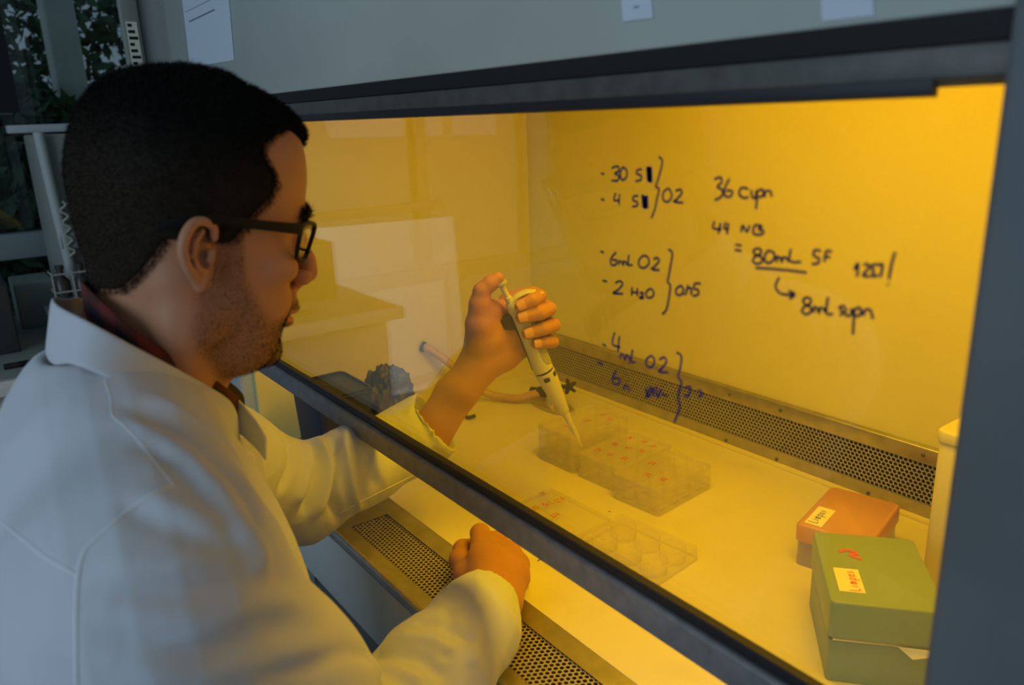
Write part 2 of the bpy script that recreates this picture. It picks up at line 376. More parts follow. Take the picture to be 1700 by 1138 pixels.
# left wall: a band of windows from y=-1.6 to 0.62
zs0, zs1 = .30, 1.55
wl = MB(); wl.box((XW - .1, YB, -.80), (XW, -.76, -.02)).box((XW - .1, -.16, -.80), (XW, YF - .1, -.02)).box((XW - .1, YB, zs1), (XW, YF - .1, 1.85))  # gap below the windows left for the added door and lamp
wl.box((XW - .1, YB, -.02), (XW, -1.6, zs1)).box((XW - .1, .56, -.02), (XW, YF - .1, zs1))
struct(wl.build('wall_left', M['wall']))
w1 = MB()
for y0, y1, z0, z1 in ((-1.6, .56, -.02, .03), (-1.6, .56, 1.51, 1.55), (-1.6, -1.56, 0, 1.5), (-1.12, -1.08, 0, 1.5), (-.66, -.61, 0, 1.5), (-.16, -.11, 0, 1.5), (.52, .56, 0, 1.5)):
    w1.box((XW - .07, y0, z0), (XW - .02, y1, z1))
win = struct(w1.build('window_1', M['winframe'], bevel=.003))
MB().box((XW - .052, -1.56, .03), (XW - .047, .52, 1.51)).build('window_glass', M['winglass'], win)
pz = lambda u, v, x=XW: PX(u, v, x)
dm = MB()
for y0, y1, z0, z1 in ((-.76, -.71, -.80, 0), (-.21, -.16, -.80, 0), (-.71, -.21, -.80, -.62), (-.71, -.21, -.39, -.37), (-.71, -.21, .24, .27)): dm.box((XW - .05, y0, z0), (XW - .005, y1, z1))
struct(dm.build('added_door', M['winframe'], bevel=.003))  # unseen door frame, added round the lamp that reflects in the sash
# horizontal rails as the photograph shows them
a = pz(0, 404); MB().box((XW - .04, -.11, a[2] - .045), (XW + .01, .26, a[2] + .02)).build('window_rail', M['winframe'], win, bevel=.003)
a = pz(100, 211); MB().box((XW - .03, .20, a[2] - .012), (XW + .03, .52, a[2] + .008)).build('window_rail', mat('pale_rail', (.55, .60, .62), .5), win, bevel=.003)
a = pz(20, 186); MB().box((XW - .03, -.11, a[2] - .006), (XW + .01, .22, a[2] + .008)).build('window_rail', M['winframe'], win, bevel=.003)
# black strip standing for the dark gap at the right end of the glass
MB().box((XW + .0, pz(198, 50)[1] + .02, .55), (XW + .03, pz(212, 50)[1] + .02, 1.5)).build('window_gap_strip', M['black'], win)
MB().box((XW, pz(0, 100)[1] - .05, .60), (XW + .03, pz(14, 100)[1], 1.5)).build('window_post', M['black'], win)

# outside: pale concrete column, sloping dark greenish parapet, dark shrubs
c = PX(112, 100, -3.0)
tag(MB().box((-3.10, c[1] - .045, -.8), (-2.98, c[1] + .045, 2.4)).build('concrete_column', M['concrete'], bevel=.01), 'pale concrete column standing outside behind the upper left window pane', 'column')
c0 = PX(70, 180, -3.3); c1 = PX(210, 125, -3.3)
tag(MB().add([(-3.35, c0[1] - .6, c0[2] - .25), (-3.35, c1[1] + .6, c1[2] + .24), (-3.35, c1[1] + .6, -.8), (-3.35, c0[1] - .6, -.8), (-3.25, c0[1] - .6, c0[2] - .25), (-3.25, c1[1] + .6, c1[2] + .24), (-3.25, c1[1] + .6, -.8), (-3.25, c0[1] - .6, -.8)],
         [(0, 1, 2, 3), (4, 7, 6, 5), (0, 4, 5, 1), (1, 5, 6, 2), (2, 6, 7, 3), (3, 7, 4, 0)]).build('parapet', mat('greenish_concrete', (.20, .25, .20), .9)), 'low sloping parapet outside the window beyond the concrete column', 'parapet')
def shrub(name, c, r, n, label, cat, group):
    root = empty(name, (c[0], c[1], -.8)); tag(root, label, cat, group)
    P_ = rng.normal(size=(n, 3)); P_ /= np.linalg.norm(P_, axis=1)[:, None]; P_ *= rng.uniform(.35, 1, (n, 1)) ** .5
    P_ = P_ * np.array(r) + np.array([0, 0, c[2] + .8]); V = []; Q = []
    a_ = rng.normal(size=(n, 3)); a_ /= np.linalg.norm(a_, axis=1)[:, None]; b_ = np.cross(a_, rng.normal(size=(n, 3))); b_ /= np.linalg.norm(b_, axis=1)[:, None]
    s_ = rng.uniform(.025, .05, (n, 1))
    V = np.stack([P_ - a_ * s_, P_ + b_ * s_ * .45, P_ + a_ * s_, P_ - b_ * s_ * .45], 1).reshape(-1, 3); Q = np.arange(4 * n).reshape(-1, 4)
    o = link('foliage', np_mesh('foliage', V, Q), M['leaf'], root, False); o['kind'] = 'stuff'
    t = MB().tube([(0, 0, 0), (.03, .02, .5 * (c[2] + .8)), (0, 0, c[2] + .8)], [.05, .035, .02]).build('stem', M['trunk'], root, True)
sp = PX(30, 290, -2.85); shrub('shrub', (-2.85, sp[1], sp[2] - .12), (.16, .34, .40), 5200, 'dark leafy shrub outside filling the lower left window pane', 'shrub', 'shrubs outside the window')
sp = PX(120, 60, -4.1); shrub('shrub', (-4.1, sp[1], sp[2]), (.30, .85, .75), 6500, 'taller green leafy shrub outside behind the concrete column', 'shrub', 'shrubs outside the window')

# ------------------------------------------------------------------ the laminar flow cabinet
XL, XR, YS, YK = -1.305, -.13, .385, 1.008      # inner left, inner right, sash plane, back
hood = empty('laminar_flow_cabinet', (-.72, .70, -.80)); HO = (-.72, .70, -.80)
tag(hood, 'large grey laminar flow cabinet with glass sash and amber lit interior', 'lab cabinet')
def H(name, mb, m, bevel=0.0, par=None, smooth=False):
    mb.v = [tuple(np.array(p) - np.array(HO)) for p in mb.v]
    return mb.build(name, m, par or hood, smooth, bevel)
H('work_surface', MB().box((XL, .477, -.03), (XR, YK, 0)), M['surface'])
H('rear_lip', MB().tube([(XL, 1.004, .002), (XR, 1.004, .002)], .0055, 10), M['hood_lamplit'], smooth=True)
H('back_panel', MB().box((XL - .02, YK + .002, -.03), (XR + .02, YK + .02, .95)), M['hood_lamplit'])
H('side_panel', MB().box((XL - .02, .40, -.03), (XL, YK + .02, .95)), M['hood_lamplit'])
H('side_panel', MB().box((XR, .40, -.03), (XR + .02, YK + .02, .95)), M['hood_lamplit'])
H('inner_ceiling', MB().box((XL - .02, .40, .86), (XR + .02, YK + .02, .88)), M['hood_lamplit'])
# back ledge: steel band, perforated strip, steel band, screws
H('rear_band', MB().prism_x([(YK + .001, .0), (YK - .004, .0), (YK - .004, .026), (YK + .001, .026)], XL, XR), M['steel'])
H('rear_band', MB().prism_x([(YK + .001, .084), (YK - .006, .084), (YK - .006, .106), (YK + .001, .109)], XL, XR), M['steel'], bevel=.0015)
H('rear_recess', MB().box((XL, YK - .0005, .026), (XR, YK + .0015, .084)), M['black'])
def perf(w0, w1, rows, pitch, rad, fn, rowh=None):
    """perforated plate: staggered round holes with real thickness; fn maps (along, across, depth) to a point"""
    V = []; F = []; rh = rowh or pitch * .866; n = int((w1 - w0) / pitch)
    for j in range(rows):
        for i in range(n):
            cx = w0 + (i + .5 + (.5 if j % 2 else 0)) * pitch; cy = (j + .5) * rh; k = len(V)
            hexp = []
            R_ = pitch / 2
            corners = [(0, rh * 2 / 3), (R_, rh / 3), (R_, -rh / 3), (0, -rh * 2 / 3), (-R_, -rh / 3), (-R_, rh / 3)]
            for q in range(6):
                a_ = corners[q]; b_ = corners[(q + 1) % 6]; hexp.append(a_); hexp.append(((a_[0] + b_[0]) / 2, (a_[1] + b_[1]) / 2))
            for hx, hy in hexp: V.append(fn(cx + hx, cy + hy, 0))
            for hx, hy in hexp:
                l = math.hypot(hx, hy); V.append(fn(cx + hx / l * rad, cy + hy / l * rad, 0))
            for hx, hy in hexp:
                l = math.hypot(hx, hy); V.append(fn(cx + hx / l * rad, cy + hy / l * rad, -.0012))
            for q in range(12):
                r = (q + 1) % 12; F.append((k + q, k + r, k + 12 + r, k + 12 + q)); F.append((k + 12 + q, k + 12 + r, k + 24 + r, k + 24 + q))
    return V, F
V, F = perf(XL, XR - .004, 10, .0066, .00275, lambda a_, c_, d_: (a_, YK - .0035 - d_ * 0 + (0 if d_ == 0 else .0012), .0265 + c_))
H('rear_grille', MB().add(V, F), M['perf'])
for x, z in ((-.767, .096), (-.67, .096), (-.772, .012), (-.673, .012), (-1.0, .096), (-.45, .096), (-.52, .012)):
    H('screw', MB().lathe([(.0028, 0), (.0028, .0012), (.0018, .002)], (x, YK - .004 - (.002 if z > .05 else 0), z), (0, -1, 0), 12), M['steel_dark'])
# front intake: rolled lip, steel strips, recessed perforated strip
H('front_lip', MB().prism_x([(.366, -.012), (.366, .0005), (.369, .0025), (.374, .0025), (.376, -.001), (.376, -.012)], XL - .17, XR + .1), M['steel'], bevel=.0008)
H('front_strip', MB().prism_x([(.376, -.02), (.376, -.003), (.396, -.005), (.396, -.02)], XL - .17, XR + .1), M['steel'])
H('rear_strip', MB().prism_x([(.4535, -.02), (.4535, -.004), (.477, -.0005), (.477, -.02)], XL, XR), M['steel'])
H('intake_trough', MB().box((XL, .396, -.035), (XR, .4535, -.022)), M['black'])
V, F = perf(-.948, XR - .004, 10, .0066, .00245, lambda a_, c_, d_: (a_, .3965 + c_, -.0055 + d_), .0056)
H('front_grille', MB().add(V, F), M['perf'])
H('strip_end', MB().box((XL, .396, -.02), (-.947, .4535, -.0048)), M['steel'])
# grey lower body of the cabinet
M['panel'] = mat('lightened_grey_panel', (.60, .63, .61), .4)  # cabinet grey, lightened to make up for the shade on this panel
H('lower_panel', MB().prism_x([(.372, -.012), (.376, -.135), (.40, -.145), (.40, -.012)], XL - .17, XR + .1), M['panel'], bevel=.003)
H('lower_body', MB().box((XL - .17, .50, -.22), (XR + .1, 1.05, -.036)), M['hood_grey'])
for x in (XL - .15, XR + .03):
    for y in (.45, 1.0): H('stand_leg', MB().box((x, y, -.80), (x + .05, y + .05, -.03)), M['hood_grey'], bevel=.003)
# front: left post, right post, upper fascia
H('front_post', MB().box((XL - .17, .375, -.012), (XL - .01, .42, .585)), M['hood_grey'], bevel=.003)
H('front_post', MB().box((-.148, .355, -.012), (.03, .42, .9)), mat('blue_grey_post', (.165, .185, .195), .45, noise=(9, (.12, .14, .15), .4, .75)), bevel=.006)
H('fascia', MB().box((XL - .17, .383, .587), (-.1, .43, 1.15)), M['hood_grey'], bevel=.002)
H('fascia_side', MB().box((XL - .235, .395, -.8), (XL - .178, .43, 1.15)), M['beige'], bevel=.002)
H('screw', MB().lathe([(.003, 0), (.003, .0015)], (XL - .20, .395, .655), (0, -1, 0), 10), M['steel_dark'])
H('outer_roof', MB().box((XL - .17, .43, 1.13), (-.1, 1.05, 1.15)), M['hood_grey'])
# sash: top rail, gasket, glass, bottom bar, side guides
H('top_rail', MB().prism_x([(.389, .586), (.389, .5745), (.381, .5735), (.381, .560), (.386, .556), (.40, .556), (.40, .586)], XL - .01, -.148), M['steel_dark'], bevel=.0006)
H('top_gap_shade', MB().box((XL - .1, .3835, .5745), (-.149, .3885, .5872)), M['black'])  # black strip standing in for the shade in the recess below the fascia
H('top_gasket', MB().prism_x([(.3815, .5605), (.3815, .5525), (.3875, .5515), (.3875, .5605)], XL - .01, -.187), M['rubber'], bevel=.0006)
gl = H('glass_pane', MB().box((XL, YS, .192), (-.149, YS + .0045, .562)), M['glass'])
H('sash_bar', MB().prism_x([(.374, .1725), (.374, .1955), (.3765, .198), (.384, .198), (.392, .198), (.394, .1955), (.394, .1725), (.392, .170), (.3765, .170)], XL - .005, -.149), M['bar'], bevel=.0006)
H('bar_gasket', MB().prism_x([(.379, .198), (.379, .203), (.3805, .2045), (.3845, .2045), (.3845, .198)], XL, -.149), M['rubber'])
H('bar_gasket', MB().prism_x([(.377, .206), (.3775, .2085), (.3845, .2085), (.3845, .206)], XL, -.149), M['rubber'])
# the yellow tubes that light the cabinet (their fixtures hang under the inner ceiling)
fx = H('lamp_fixture', MB().box((-1.1, .72, .835), (-.2, .80, .859)), M['lampgrey'], bevel=.004)

# handwriting on the glass: strokes read in the sash plane
def zz(a_, b_): return (940 + a_ / 2.2758, 220 + b_ / 2.2758)
def write(strokes, m, w, conv, plane, nrm_, name, par, org=HO):
    mb = MB(org)
    for st in strokes:
        q = catmull([plane(*conv(*p)) for p in st], 5) if len(st) > 2 else [plane(*conv(*p)) for p in st]
        ribbon(mb, q, w, nrm_)
    return mb.build(name, m, par)
gp = lambda u, v: PY(u, v, YS - .0004)
L1 = [[(132, 155), (146, 157)], [(172, 135), (195, 128), (200, 145), (185, 155), (200, 165), (195, 182), (172, 182)], [(215, 130), (205, 155), (212, 180), (228, 170), (230, 145), (215, 130)],
      [(288, 140), (270, 142), (268, 157), (284, 163), (282, 180), (262, 184)]]
L1b = [[(308, 130), (312, 185)], [(314, 128), (316, 188)], [(320, 130), (321, 190)], [(290, 235), (294, 285)], [(297, 240), (300, 290)], [(304, 238), (306, 288)]]
L2 = [[(132, 252), (146, 256)], [(188, 228), (182, 256), (204, 256)], [(202, 232), (200, 274)], [(274, 240), (256, 242), (254, 256), (270, 264), (268, 278), (250, 280)]]
B1 = [[(350, 92), (364, 108), (356, 150), (346, 185), (340, 205), (352, 215), (344, 250), (336, 290), (322, 325)]]
N1 = [[(385, 212), (368, 228), (368, 255), (386, 262), (400, 240), (392, 216), (385, 212)], [(404, 258), (407, 261)], [(414, 222), (430, 216), (438, 228), (422, 250), (410, 262), (444, 266)]]
L3 = [[(130, 450), (144, 454)], [(190, 452), (170, 478), (172, 500), (188, 500), (192, 484), (174, 482)], [(200, 502), (202, 486), (212, 492), (216, 502), (218, 488), (228, 492), (230, 504)], [(238, 462), (236, 500), (252, 500)],
      [(290, 466), (276, 484), (278, 506), (296, 512), (314, 494), (308, 470), (290, 466)], [(318, 512), (321, 515)], [(330, 480), (344, 474), (352, 486), (336, 506), (326, 518), (354, 520)]]
L4 = [[(138, 560), (156, 564)], [(186, 570), (204, 562), (214, 574), (196, 596), (178, 608), (216, 610)], [(250, 584), (248, 618)], [(270, 588), (270, 620)], [(250, 604), (270, 606)], [(278, 608), (290, 606), (290, 616), (278, 626), (296, 626)],
      [(314, 592), (302, 608), (308, 624), (326, 622), (332, 604), (322, 592), (314, 592)]]
B2 = [[(386, 442), (402, 456), (396, 500), (388, 545), (384, 565), (394, 578), (390, 620), (380, 668), (364, 688)]]
N2 = [[(430, 580), (416, 594), (418, 612), (434, 614), (444, 598), (438, 582), (430, 580)], [(446, 610), (448, 616)], [(462, 576), (452, 614)], [(458, 590), (474, 590), (472, 614)], [(510, 572), (488, 572), (484, 590), (500, 596), (498, 614), (478, 618)]]
R1 = [[(560, 178), (584, 170), (588, 190), (572, 205), (592, 220), (586, 244), (562, 256)], [(618, 175), (600, 212), (602, 240), (622, 242), (628, 222), (606, 220)], [(690, 214), (664, 210), (654, 232), (672, 248), (690, 244)],
      [(700, 216), (704, 244), (716, 246), (720, 218)], [(722, 218), (722, 246), (718, 290)], [(724, 222), (742, 216), (746, 236), (728, 246)], [(752, 246), (754, 224), (772, 222), (776, 244)]]
R2 = [[(562, 335), (556, 362), (588, 366)], [(584, 342), (576, 384)], [(604, 340), (598, 362), (616, 366)], [(614, 342), (608, 386)], [(662, 378), (668, 352), (684, 376), (694, 350)], [(712, 352), (708, 382), (738, 386), (746, 372), (728, 366), (740, 354), (712, 350)]]
R3 = [[(640, 424), (664, 428)], [(638, 444), (664, 448)], [(722, 438), (708, 448), (716, 462), (738, 472), (742, 488), (722, 497), (706, 487), (714, 470), (736, 458), (736, 443), (722, 438)], [(764, 446), (750, 470), (760, 494), (784, 482), (786, 456), (764, 446)],
      [(796, 492), (798, 470), (810, 476), (816, 490), (820, 472), (836, 478), (838, 490)], [(850, 440), (846, 486), (890, 490)], [(964, 448), (940, 446), (936, 466), (956, 476), (952, 494), (928, 498)], [(1006, 452), (984, 450), (976, 490)], [(982, 470), (1000, 472)], [(716, 512), (780, 516), (846, 522), (910, 530)]]
R4 = [[(1088, 520), (1104, 496), (1100, 546)], [(1124, 502), (1140, 498), (1144, 514), (1122, 540), (1150, 544)], [(1176, 498), (1156, 504), (1162, 524), (1158, 544), (1180, 540)], [(1176, 504), (1196, 500), (1188, 548)], [(1244, 452), (1230, 500), (1220, 556)], [(1214, 572), (1220, 576)]]
R5 = [[(806, 548), (792, 580), (806, 606), (836, 614), (860, 612)], [(840, 598), (864, 612), (844, 630)], [(910, 622), (896, 634), (902, 648), (922, 660), (926, 676), (908, 688), (892, 676), (900, 660), (922, 648), (924, 630), (910, 622)], [(936, 682), (938, 660), (950, 666), (956, 682), (960, 664), (976, 668), (978, 682)],
      [(990, 622), (984, 682), (1010, 686)], [(1056, 656), (1034, 660), (1044, 678), (1036, 694)], [(1058, 662), (1056, 690), (1076, 690), (1080, 664)], [(1092, 664), (1088, 700), (1084, 764)], [(1094, 666), (1112, 664), (1112, 690), (1090, 694)], [(1124, 694), (1130, 672), (1150, 672), (1160, 706)]]
L5 = [[(138, 800), (152, 808)], [(184, 756), (176, 800), (206, 812)], [(202, 770), (196, 830)], [(204, 856), (208, 838), (218, 846), (224, 860), (228, 842), (238, 850), (242, 864)], [(252, 820), (246, 866), (262, 868)],
      [(316, 846), (302, 864), (308, 886), (326, 886), (334, 864), (326, 846), (316, 846)], [(340, 888), (343, 891)], [(352, 860), (370, 850), (380, 866), (364, 890), (350, 904), (386, 908)], [(418, 832), (436, 846), (432, 890), (424, 926), (436, 944), (424, 1000), (430, 1040), (408, 1098)]]
L6 = [[(120, 868), (140, 878)], [(190, 900), (176, 930), (180, 950), (200, 950), (200, 930), (180, 930)], [(218, 974), (222, 956), (234, 962), (240, 980)], [(300, 966), (312, 1000), (330, 966), (330, 1000)], [(322, 960), (300, 1004)], [(340, 960), (346, 1002), (360, 970)], [(362, 990), (384, 996)],
      [(448, 966), (470, 962), (462, 996), (444, 990)], [(498, 972), (514, 984), (502, 1002)]]
write(L1 + L2 + B1 + N1, M['ink_dark'], .0017, zz, gp, (0, -1, 0), 'handwriting', gl)
write(L1b, M['ink_blue'], .0030, zz, gp, (0, -1, 0), 'handwriting', gl)
write(L3 + L4 + B2 + N2, M['ink_dark'], .0018, zz, gp, (0, -1, 0), 'handwriting', gl)
write(R1 + R2 + R3 + R4 + R5, M['ink_dark'], .0017, zz, gp, (0, -1, 0), 'handwriting', gl)
write(L5 + L6, M['ink_blue'], .0017, zz, gp, (0, -1, 0), 'handwriting', gl)
# papers on the fascia
def sheet(px, name, label, group=None, m=None):
    P4 = [PY(u, v, .3825) for u, v in px]
    mb = MB(tuple(P4[0])); mb.add([tuple(p) for p in P4] + [(p[0], p[1] - .0006, p[2]) for p in P4], [(0, 1, 2, 3), (7, 6, 5, 4), (0, 4, 5, 1), (1, 5, 6, 2), (2, 6, 7, 3), (3, 7, 4, 0)])
    o = mb.build(name, m or M['paper']); o.location = P4[0]; tag(o, label, 'paper', group); return o, P4
p_, P4 = sheet([(296, -60), (316, 112), (389, 100), (374, -75)], 'paper_sheet', 'large bluish paper sheet with one printed line on fascia above his head')
mb = MB(tuple(P4[0]))
ribbon(mb, [PY(314, 36, .3815), PY(356, 16, .3815)], .0016, (0, -1, 0)); ribbon(mb, [PY(308, 20, .3815), PY(352, -2, .3815)], .0005, (0, -1, 0))
mb.build('printed_line', M['print'], p_)
p_, P4 = sheet([(1030, -40), (1035, 36), (1085, 30), (1079, -40)], 'paper_note', 'small white paper note on fascia above middle of the glass')
mb = MB(tuple(P4[0])); ribbon(mb, [PY(1052, 12, .3815), PY(1061, 11, .3815)], .0008, (0, -1, 0)); mb.build('printed_mark', M['print'], p_)
sheet([(1362, -40), (1366, 36), (1452, 26), (1448, -40)], 'paper_note', 'faint bluish paper note on fascia near right end of the cabinet')
# label strip fixed beside the cabinet
lp = empty('label_plate', tuple(PX(222, 72, -1.75))); tag(lp, 'pale upright strip with small printed label left of the cabinet fascia', 'label plate')
o0 = PX(222, 72, -1.75); q = [PX(u, v, -1.75) for u, v in ((198, -80), (206, -80), (236, 118), (216, 118))]
y0, y1 = PX(206, 60, -1.75)[1], PX(236, 60, -1.75)[1]
mb = MB(tuple(o0)).box((-1.77, y0, .62), (-1.75, y1, 1.15)); mb.build('strip', M['beige'], lp, bevel=.002)
za, zb = PX(215, 36, -1.75)[2], PX(220, 110, -1.75)[2]; ym = (y0 + y1) / 2
MB(tuple(o0)).box((-1.75, ym - .010, zb), (-1.7485, ym + .010, za)).build('printed_label', M['label'], lp)
pm = MB(tuple(o0))
for k in range(7):
    z_ = za - (k + .5) * (za - zb) / 7; pm.box((-1.7485, ym - .008, z_ - .0035), (-1.748, ym + .004 * (k % 3) , z_ + .002))
pm.build('print', M['black'], lp)

# ------------------------------------------------------------------ things on the work surface
def rrect(w, l, r, n=4, notch=False):
    out = []
    for cx, cy, a0 in ((w / 2 - r, l / 2 - r, 0), (-w / 2 + r, l / 2 - r, 90), (-w / 2 + r, -l / 2 + r, 180), (w / 2 - r, -l / 2 + r, 270)):
        for k in range(n + 1):
            a_ = math.radians(a0 + 90 * k / n); out.append((cx + r * math.cos(a_), cy + r * math.sin(a_)))
    return out
def shell(mb, w, l, r, z0, z1, th, open_top=True, dx=0.0):
    """thin-walled tray: floor (or lid top) plus wall"""
    o = rrect(w, l, r); i = rrect(w - 2 * th, l - 2 * th, max(r - th, .0005)); n = len(o)
    zf = z0 if open_top else z1
    vs = [(x, y, z0) for x, y in o] + [(x, y, z1) for x, y in o] + [(x, y, z0) for x, y in i] + [(x, y, z1) for x, y in i]
    fs = [(k, (k + 1) % n, n + (k + 1) % n, n + k) for k in range(n)] + [(2 * n + (k + 1) % n, 2 * n + k, 3 * n + k, 3 * n + (k + 1) % n) for k in range(n)]
    if open_top: fs += [(n + k, n + (k + 1) % n, 3 * n + (k + 1) % n, 3 * n + k) for k in range(n)] + [tuple(range(n))[::-1]]
    else: fs += [(k, (k + 1) % n, 2 * n + (k + 1) % n, 2 * n + k)[::-1] for k in range(n)] + [tuple(range(n, 2 * n))]
    mb.add(vs, fs)
def well_plate(loc, rz, label, group, rows=4, cols=3, lid=True, marks=None):
    """clear culture plate: skirt, deck, round wells, lid; long side along local y"""
    W, Ln = .0855, .1278
    t = empty('well_plate', loc, rz); tag(t, label, 'well plate', group)
    b = MB(); shell(b, W, Ln, .005, 0, .0175, .0012, False)
    b.build('skirt', M['plastic_clear'], t, True)
    wr = .0112 if rows == 4 else .0172
    px_, py_ = (W - .008) / cols, (Ln - .008) / rows
    first = None
    for i in range(cols):
        for j in range(rows):
            x = (i - (cols - 1) / 2) * px_; y = (j - (rows - 1) / 2) * py_
            if first is None:
                wb_ = MB().lathe([(.0005, .0012), (wr - .0006, .0012), (wr, .002), (wr, .0184), (wr - .0009, .0184)], (0, 0, 0), n=20, caps=False)
                first = wb_.build('well', M['plastic_clear'], t, True); o = first
            else: o = first.copy(); COL.objects.link(o); o.parent = t
            o.location = (x, y, 0)
    if lid:
        lb = MB(); shell(lb, W + .001, Ln + .001, .006, .0115, .0205, .0011, False)
        l = lb.build('lid', M['plastic_clear'], t, True)
        if marks: scribbles(marks, l, .0207)
    return t
def scribbles(spots, par, z, m='ink_orange', w=.0015, sc_=1.0):
    mb = MB(); rr = random.Random(3 + len(spots))
    for x, y, s_ in spots:
        for line in range(2):
            xx = x - s_ / 2; yy = y + (line - .5) * .006
            for g_ in range(3):
                p0 = (xx + g_ * s_ / 3, yy)
                pts = [(p0[0] + rr.uniform(0, s_ / 3.2), p0[1] + rr.uniform(-.0022, .0024), z) for _ in range(4)]
                ribbon(mb, catmull(pts, 4), w, (0, 0, 1), .0001)
    o = mb.build('marker_writing', M[m], par); o['kind'] = 'stuff'; return o
PH = .0208
r3 = math.radians(5)
six = [(-.025, -.035, .010), (0, -.035, .010), (.025, -.03, .010), (-.02, .0, .010), (.004, .004, .012), (.026, .01, .010), (-.02, .036, .010), (.005, .04, .010), (.027, .036, .009)]
cS3 = (-.727, .800); cS2 = (-.8135, .808); cS1 = (-.905, .802)
g3 = 'lidded plates stacked in the middle of the work surface'
for k in range(2):
    well_plate((cS3[0], cS3[1], k * PH), r3, ['clear lidded well plate at the bottom of the stack nearest the pink box', 'clear lidded well plate on top of the stack nearest the pink box'][k], g3, marks=six[1:4] if k else None)
for k in range(2):
    well_plate((cS2[0], cS2[1], k * PH), math.radians(4), ['clear well plate beneath the orange marked plate in the middle stack', 'clear well plate with orange marks on lid, top of middle stack under pipette tip'][k], g3, marks=six if k else None)
for k in range(3):
    well_plate((cS1[0], cS1[1], k * PH), math.radians(2), ['clear well plate at the bottom of the leftmost and tallest plate stack', 'clear well plate in the middle of the leftmost plate stack', 'clear well plate on top of the leftmost plate stack beside the burner valve'][k], g3, marks=[six[4], six[7], six[8], six[1]] if k == 2 else six[:2])
# an open six-well plate and its lid lying beside it
op = well_plate((-.632, .652, 0), math.radians(96), 'open clear six well plate without its lid nearest the sash bar', None, rows=3, cols=2, lid=False)
ld = empty('plate_lid', (-.772, .635, 0), math.radians(93)); tag(ld, 'flat clear plate lid with orange writing lying left of the open plate', 'lid')
lb = MB(); shell(lb, .0865, .1288, .006, 0, .0075, .0011, False); lo = lb.build('lid_shell', M['plastic_clear'], ld, True)
scribbles([(-.018, .03, .015), (.006, .028, .017), (.026, .026, .017), (-.01, -.004, .016), (.02, .055, .010)], lo, .0077, w=.0013)

# orange-pink topped box with label
pr = math.radians(13)
pb = empty('tip_box', (-.463, .853, 0), pr); tag(pb, 'pipette tip box with orange pink lid, clear base and white name label', 'box')
b = MB(); shell(b, .084, .122, .006, 0, .034, .0015, True); b.build('base', M['base_clear'], pb, True)
b = MB().prism_z(rrect(.076, .114, .004), .003, .016); b.build('tip_rack', M['base_clear'], pb, False)
b = MB(); o_ = rrect(.088, .126, .006); i_ = rrect(.082, .120, .006); n_ = len(o_)
b.add([(x, y, .034) for x, y in o_] + [(x, y, .054) for x, y in o_] + [(x, y, .057) for x, y in i_], [(k, (k + 1) % n_, n_ + (k + 1) % n_, n_ + k) for k in range(n_)] + [(n_ + k, n_ + (k + 1) % n_, 2 * n_ + (k + 1) % n_, 2 * n_ + k) for k in range(n_)] + [tuple(range(2 * n_, 3 * n_)), tuple(range(n_))[::-1]])
lidp = b.build('lid', M['pink'], pb, True)
b = MB().box((-.036, -.056, .0571), (-.015, -.005, .0576)); lbp = b.build('name_label', M['label'], lidp)
def word(letters, par, m, org, ux, uy, hgt, w, nrm_, name='lettering'):
    """LIMPAS in hand-drawn strokes; org/ux/uy span the label"""
    G = {'L': [[(.1, 1), (.1, 0), (.6, 0)]], 'i': [[(.3, .6), (.3, 0)], [(.3, .8), (.33, .84)]], 'm': [[(.1, 0), (.1, .6), (.3, .55), (.35, 0)], [(.35, .4), (.55, .6), (.62, 0)]],
         'p': [[(.15, .6), (.15, -.4)], [(.15, .5), (.5, .6), (.5, .1), (.15, .05)]], 'a': [[(.5, .5), (.2, .55), (.15, .1), (.5, .1)], [(.5, .6), (.55, 0)]], 's': [[(.5, .6), (.2, .5), (.5, .2), (.15, 0)]]}
    mb = MB(); org = np.array(org, float); ux = np.array(ux, float); uy = np.array(uy, float); x = 0
    for ch in letters:
        for st in G[ch]:
            q = [org + ux * (x + a_ * hgt * .8) + uy * (b_ * hgt) for a_, b_ in st]; ribbon(mb, catmull(q, 4) if len(q) > 2 else q, w, nrm_, .0001)
        x += hgt * (.75 if ch == 'm' else .62)
    return mb.build(name, m, par)
word('Limpas', lidp, M['ink_blue'], (-.023, -.051, .0577), (0, 1, 0), (-1, 0, 0), .0100, .0009, (0, 0, 1), 'lettering')

# tall green box, lid slightly ajar on a scrap of paper
gb = empty('storage_box', (-.352, .708, 0), math.radians(40)); tag(gb, 'tall green plastic box with orange lettered label, nearest the right post', 'box')
b = MB().prism_z(rrect(.100, .132, .005), 0, .047); b.build('base', M['green_base'], gb, bevel=.0012)
b = MB().prism_z(rrect(.1035, .1355, .006), .0505, .091); lidg = b.build('lid', M['green'], gb, bevel=.002)
b = MB().add([(-.047, -.066, .0475), (.012, -.0665, .0480), (.05, -.068, .044), (.054, -.0695, .0502), (-.047, -.068, .0503), (0.025, -.0705, .0385)],
             [(0, 1, 4), (1, 3, 4), (1, 5, 2), (1, 2, 3)]); b.build('paper_scrap', M['label'], gb)
b = MB().add([(-.046, -.064, .0470), (.050, -.064, .0470), (.050, .064, .0470), (-.046, .064, .0470), (-.046, -.064, .0505), (.050, -.064, .0505), (.050, .064, .0505), (-.046, .064, .0505)],
             [(0, 3, 2, 1), (4, 5, 6, 7), (0, 1, 5, 4), (1, 2, 6, 5), (2, 3, 7, 6), (3, 0, 4, 7)]); b.build('paper_liner', M['label'], gb)
b = MB().box((-.041, -.048, .0911), (-.017, -.006, .0915)); b.build('name_label', M['label'], lidg)
word('Limpas', lidg, M['ink_orange'], (-.022, -.046, .0916), (0, 1, 0), (-1, 0, 0), .0095, .0012, (0, 0, 1), 'lettering')
